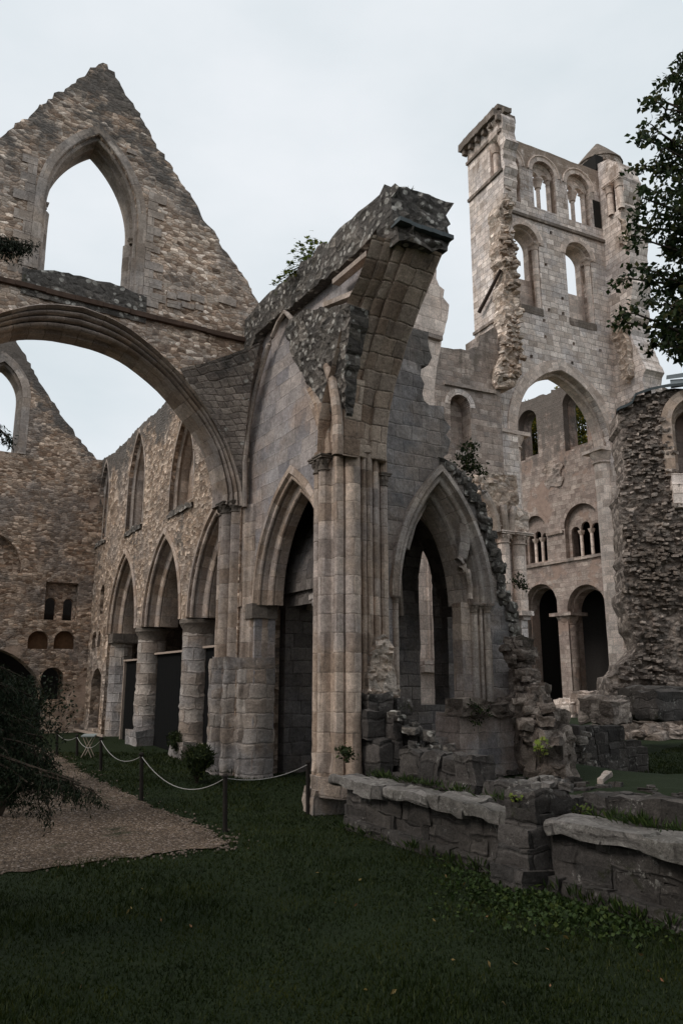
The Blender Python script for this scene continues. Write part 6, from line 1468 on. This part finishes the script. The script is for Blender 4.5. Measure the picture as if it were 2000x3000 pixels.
sapling('wall_plant', (1330, 1880), [(1318, 1862), (1335, 1855), (1350, 1865), (1340, 1872)], 9.6, .035, 9, M['maple'], 'small green weed on the coping right of the buttress', 'weed', 35, True, .04)
sapling('wall_plant', (795, 1752), [(783, 1725), (790, 1718), (800, 1722), (808, 1735), (797, 1730)], 13.1, .07, 26, M['fern'], 'dark tuft growing at the base of the tall pier', 'tuft', 36, False, .05)
sapling('wall_plant', (1192, 1352), [(1180, 1335), (1190, 1322), (1200, 1335), (1207, 1350), (1196, 1345)], 16.5, .06, 30, M['fern'], 'dark plant clinging to the broken slope of the chapel wall', 'plant', 37, False, .07)
sapling('wall_plant', (690, 680), [(672, 668), (684, 652), (700, 655), (695, 672)], 17.2, .07, 40, M['fern'], 'brownish tuft in a hollow below the crest of the blackened wall', 'tuft', 38, False, .08)
sapling('wall_plant', (1100, 1640), [(1085, 1620), (1100, 1628), (1120, 1640), (1090, 1660), (1075, 1650)], 15.6, .07, 26, M['fern'], 'dark weeds on the ragged ledge below the deep chapel arch', 'weeds', 39, False, .1)
# trees far behind the windows
def far_tree(name, x, y, dist, rw, rh, mat, label, seed, n=9000, size=.35):
    rs = np.random.RandomState(seed); c = px3(x, y, dist); b = Vector((c.x, c.y, .4)); o = empty(name, b, label, 'tree'); mb = MB(); limb(mb, [b, Vector((c.x+.2, c.y, c.z*.5)), Vector((c.x, c.y, c.z))], .5, .2, 8); P = []
    for k in range(26):
        v = rs.normal(size=3); v /= np.linalg.norm(v); q = np.array(c)+v*np.array([rw, rw, rh])*rs.uniform(.4, .9); P.append(clump_points(q, rw*.42, n//26, rs)); 
        if k < 7: limb(mb, [Vector((c.x, c.y, c.z*.55)), Vector(q)], .16, .04, 5)
    mb.build('trunk', M['bark'], o); leaves('crown', np.concatenate(P), size, mat, o, seed); return o
far_tree('park_tree', 1222, 1000, 80, 3.4, 4.5, M['autumn'], 'tree with green leaves seen through the left upper nave window', 41)
far_tree('park_tree', 1338, 985, 78, 4.2, 4.6, M['autumn'], 'yellowing autumn tree seen through the pointed right nave window', 42, 14000)
far_tree('park_tree', 118, 1440, 48, 3.5, 3.2, M['oak'], 'dark tree seen through the twin window low in the far gable', 43, 5000)
# fallen leaves, weeds, grass
def gpt(x, y): p = gat(x, y); return (p.x, p.y, gz(p.x, p.y)+.02)
rs = np.random.RandomState(9)
C = []; 
for k in range(34):
    x = rs.uniform(700, 1568); y = rs.uniform(1950, 2340); p = gpt(x, y); C.append(p)
for k in range(12): C.append(gpt(rs.uniform(0, 600), rs.uniform(1950, 2300)))
C = np.array(C); C[:, 2] += .03
leaves('fallen_leaves', C, .05, M['dryleaf'], None, 8, thing=('scattered fallen leaves on the dark lawn', None, None, 'stuff'))
C = []
for k in range(5200):
    x = rs.normal(1330, 170); y = 2075+rs.normal(0, 36)+(x-1300)*.13
    if not (980 < x < 1640 and 1990 < y < 2230): continue
    p = gpt(x, y); q = FL1.o
    if (Vector(p)-FL1.o).dot(FL1.n) > -.28: continue
    C.append((p[0], p[1], p[2]+rs.uniform(0, .06)))
leaves('ground_ivy', np.array(C), .045, M['weed'], None, 12, thing=('patch of broad leaved weeds in the lawn before the low wall', None, None, 'stuff'), aspect=.8)
N = 260000; u = rs.uniform(0, 1, N); Y = 4.6+(u**1.7)*17; X = rs.uniform(-1, 1, N)*(Y*.55+2.2)
pathpoly = [(p.x, p.y) for p in [gat(x, y) for x, y in [(70, 1712), (140, 1738), (235, 1800), (362, 1862), (470, 1905), (528, 1940), (500, 1952), (340, 1972), (150, 1992), (-60, 2012)]]]+[(-8.2, 8.0), (-11, 10), (-13.5, 20), (-12.2, 27.5)]
XY = np.c_[X, Y]; keep = ~inside(XY, pathpoly)
fd = (X-FL1.o.x)*FL1.n.x+(Y-FL1.o.y)*FL1.n.y; fs_ = (X-FL1.o.x)*FL1.u.x+(Y-FL1.o.y)*FL1.u.y; keep &= (fd < -.02) | (fs_ > 3.3)
keep |= (edgedist(XY, pathpoly) < .3*rs.uniform(0, 1, N)**2+.03)
pu = (X-P0.x)*dA.x+(Y-P0.y)*dA.y; pv = (X-P0.x)*dB.x+(Y-P0.y)*dB.y
pass
X = X[keep]; Y = Y[keep]
n2 = 90000; s_ = rs.uniform(-6, 3.2, n2)*1.0; d_ = .95+rs.uniform(0, 1, n2)**1.5*30; s_ = s_+d_*.35; X2 = FL1.o.x+FL1.u.x*s_+FL1.n.x*d_; Y2 = FL1.o.y+FL1.u.y*s_+FL1.n.y*d_
p2 = (X2-P0.x)*dA.x+(Y2-P0.y)*dA.y; k2 = ((p2 < -.45) | (d_ > 6)) & (Y2 > 4); X2 = X2[k2]; Y2 = Y2[k2]; n1 = len(X); X = np.r_[X, X2]; Y = np.r_[Y, Y2]; n = len(X)
Z = np.array([gz(a, b)+.03*noise.noise(Vector((a*.6, b*.6, 0))) for a, b in zip(X, Y)])
Z[n1:] += np.where(d_[k2] < 4.6, .30, .05)
pt = np.array([noise.noise(Vector((a*.8, b*.8, 4))) for a, b in zip(X, Y)])
h = (.02+.026*np.clip(pt+.3, 0, 1))*rs.uniform(.5, 1.5, n)*(1+Y*.02); a = rs.uniform(0, 2*pi, n); w = .0028+.0006*Y
l = rs.normal(size=(n, 2))*.45*h[:, None]
V = np.zeros((n, 3, 3)); V[:, 0] = np.c_[X-np.cos(a)*w, Y-np.sin(a)*w, Z-.005]; V[:, 1] = np.c_[X+np.cos(a)*w, Y+np.sin(a)*w, Z-.005]; V[:, 2] = np.c_[X+l[:, 0], Y+l[:, 1], Z+h]
link('grass', V.reshape(-1, 3), np.arange(n*3).reshape(-1, 3).tolist(), M['blade'], None, None, loc=(0, 0, 0), thing=('short dark grass of the lawn', None, None, 'stuff'))
mb = MB(); r = random.Random(12); pe = pathpoly[:10]
for i in range(420):
    k = r.randrange(len(pe)-1); t = r.random(); a = pe[k]; b = pe[k+1]; x = a[0]+(b[0]-a[0])*t+r.gauss(0, .14); y = a[1]+(b[1]-a[1])*t+r.gauss(0, .14); s = r.uniform(.008, .026)
    stone_mb(mb, Vector((x, y, gz(x, y)+.03)), (s*1.4, s, s*.8), r.uniform(0, 180), s*.1, i, 2)
mb.build('gravel_stones', M['gravelstone'], None, thing=('stray pebbles spilled along the grass edge of the path', None, None, 'stuff'))
def tufts(name, pts, size, n, mat, label, seed):
    rs = np.random.RandomState(seed); C = []
    for p in pts: C += [(p[0]+rs.normal()*.05, p[1]+rs.normal()*.05, p[2]+abs(rs.normal())*.02) for _ in range(n)]
    leaves(name, np.array(C), size, mat, None, seed, thing=(label, None, None, 'stuff'), droop=-.9, aspect=.16)
T = [FL1.p(r.uniform(-4, 3.6), r.uniform(.0, .06), r.uniform(-.18, -.1)) for _ in range(70)]+[FL1.p(r.uniform(-4, 3.6), .74, r.uniform(.36, .5)) for _ in range(60)]+[FL1.p(r.uniform(-4, 2.5), .45, r.uniform(.9, 2.6)) for _ in range(120)]
tufts('wall_grass', T, .11, 16, M['weed'], 'tufts of weeds and long grass along the foot and back of the low walls', 81)
T = [FB.p(r.uniform(2.9, 5.2), r.uniform(.1, .2), r.uniform(-.7, -.4)) for _ in range(30)]+[FA.p(s, z-.02, r.uniform(0, .8)) for s, z in btop[::4]]+[FA.p(r.uniform(3, 16), gz(*FA.p(8, 0).xy), r.uniform(-.35, .1)) for _ in range(40)]
tufts('ledge_grass', T, .10, 12, M['fern'], 'dark grass tufts on wall crests and along the pier feet', 82)
# ---- unseen trees added behind the viewpoint to block sky and shade the lawn
def shade_tree(x, y, h, r, label, seed):
    rs = np.random.RandomState(seed); b = Vector((x, y, 0)); o = empty('added_shade_tree', b, label, 'tree', 'added shade trees behind the viewpoint'); mb = MB()
    limb(mb, [b, b+Vector((.2, 0, h*.3)), b+Vector((0, .2, h*.8))], .4, .12, 9); P = []
    for k in range(30):
        a_ = rs.uniform(0, 2*pi); zz = rs.uniform(.14, 1); q = b+Vector((cos(a_)*r*rs.uniform(.2, .85)*sin(pi*min(.95, zz*.8+.15)), sin(a_)*r*rs.uniform(.2, .85)*sin(pi*min(.95, zz*.8+.15)), h*zz))
        P.append(clump_points(q, r*.42, 260, rs))
        if k < 9: limb(mb, [b+Zv*h*.3, q], .12, .03, 5)
    mb.build('trunk', M['bark'], o); leaves('crown', np.concatenate(P), .34, M['oak'], o, seed, aspect=.7)
for i, (x, y, h, r) in enumerate(((-9, -4, 11, 4), (-2, -6, 12, 4.4), (6, -5, 12, 4.4), (12, -1, 11, 4), (-15, 1, 11, 4.2), (17, 5, 10, 3.8), (-18, 8, 12, 4.5))):
    shade_tree(x, y, h, r, 'tall unseen tree added behind the viewpoint to shade the lawn', 60+i)
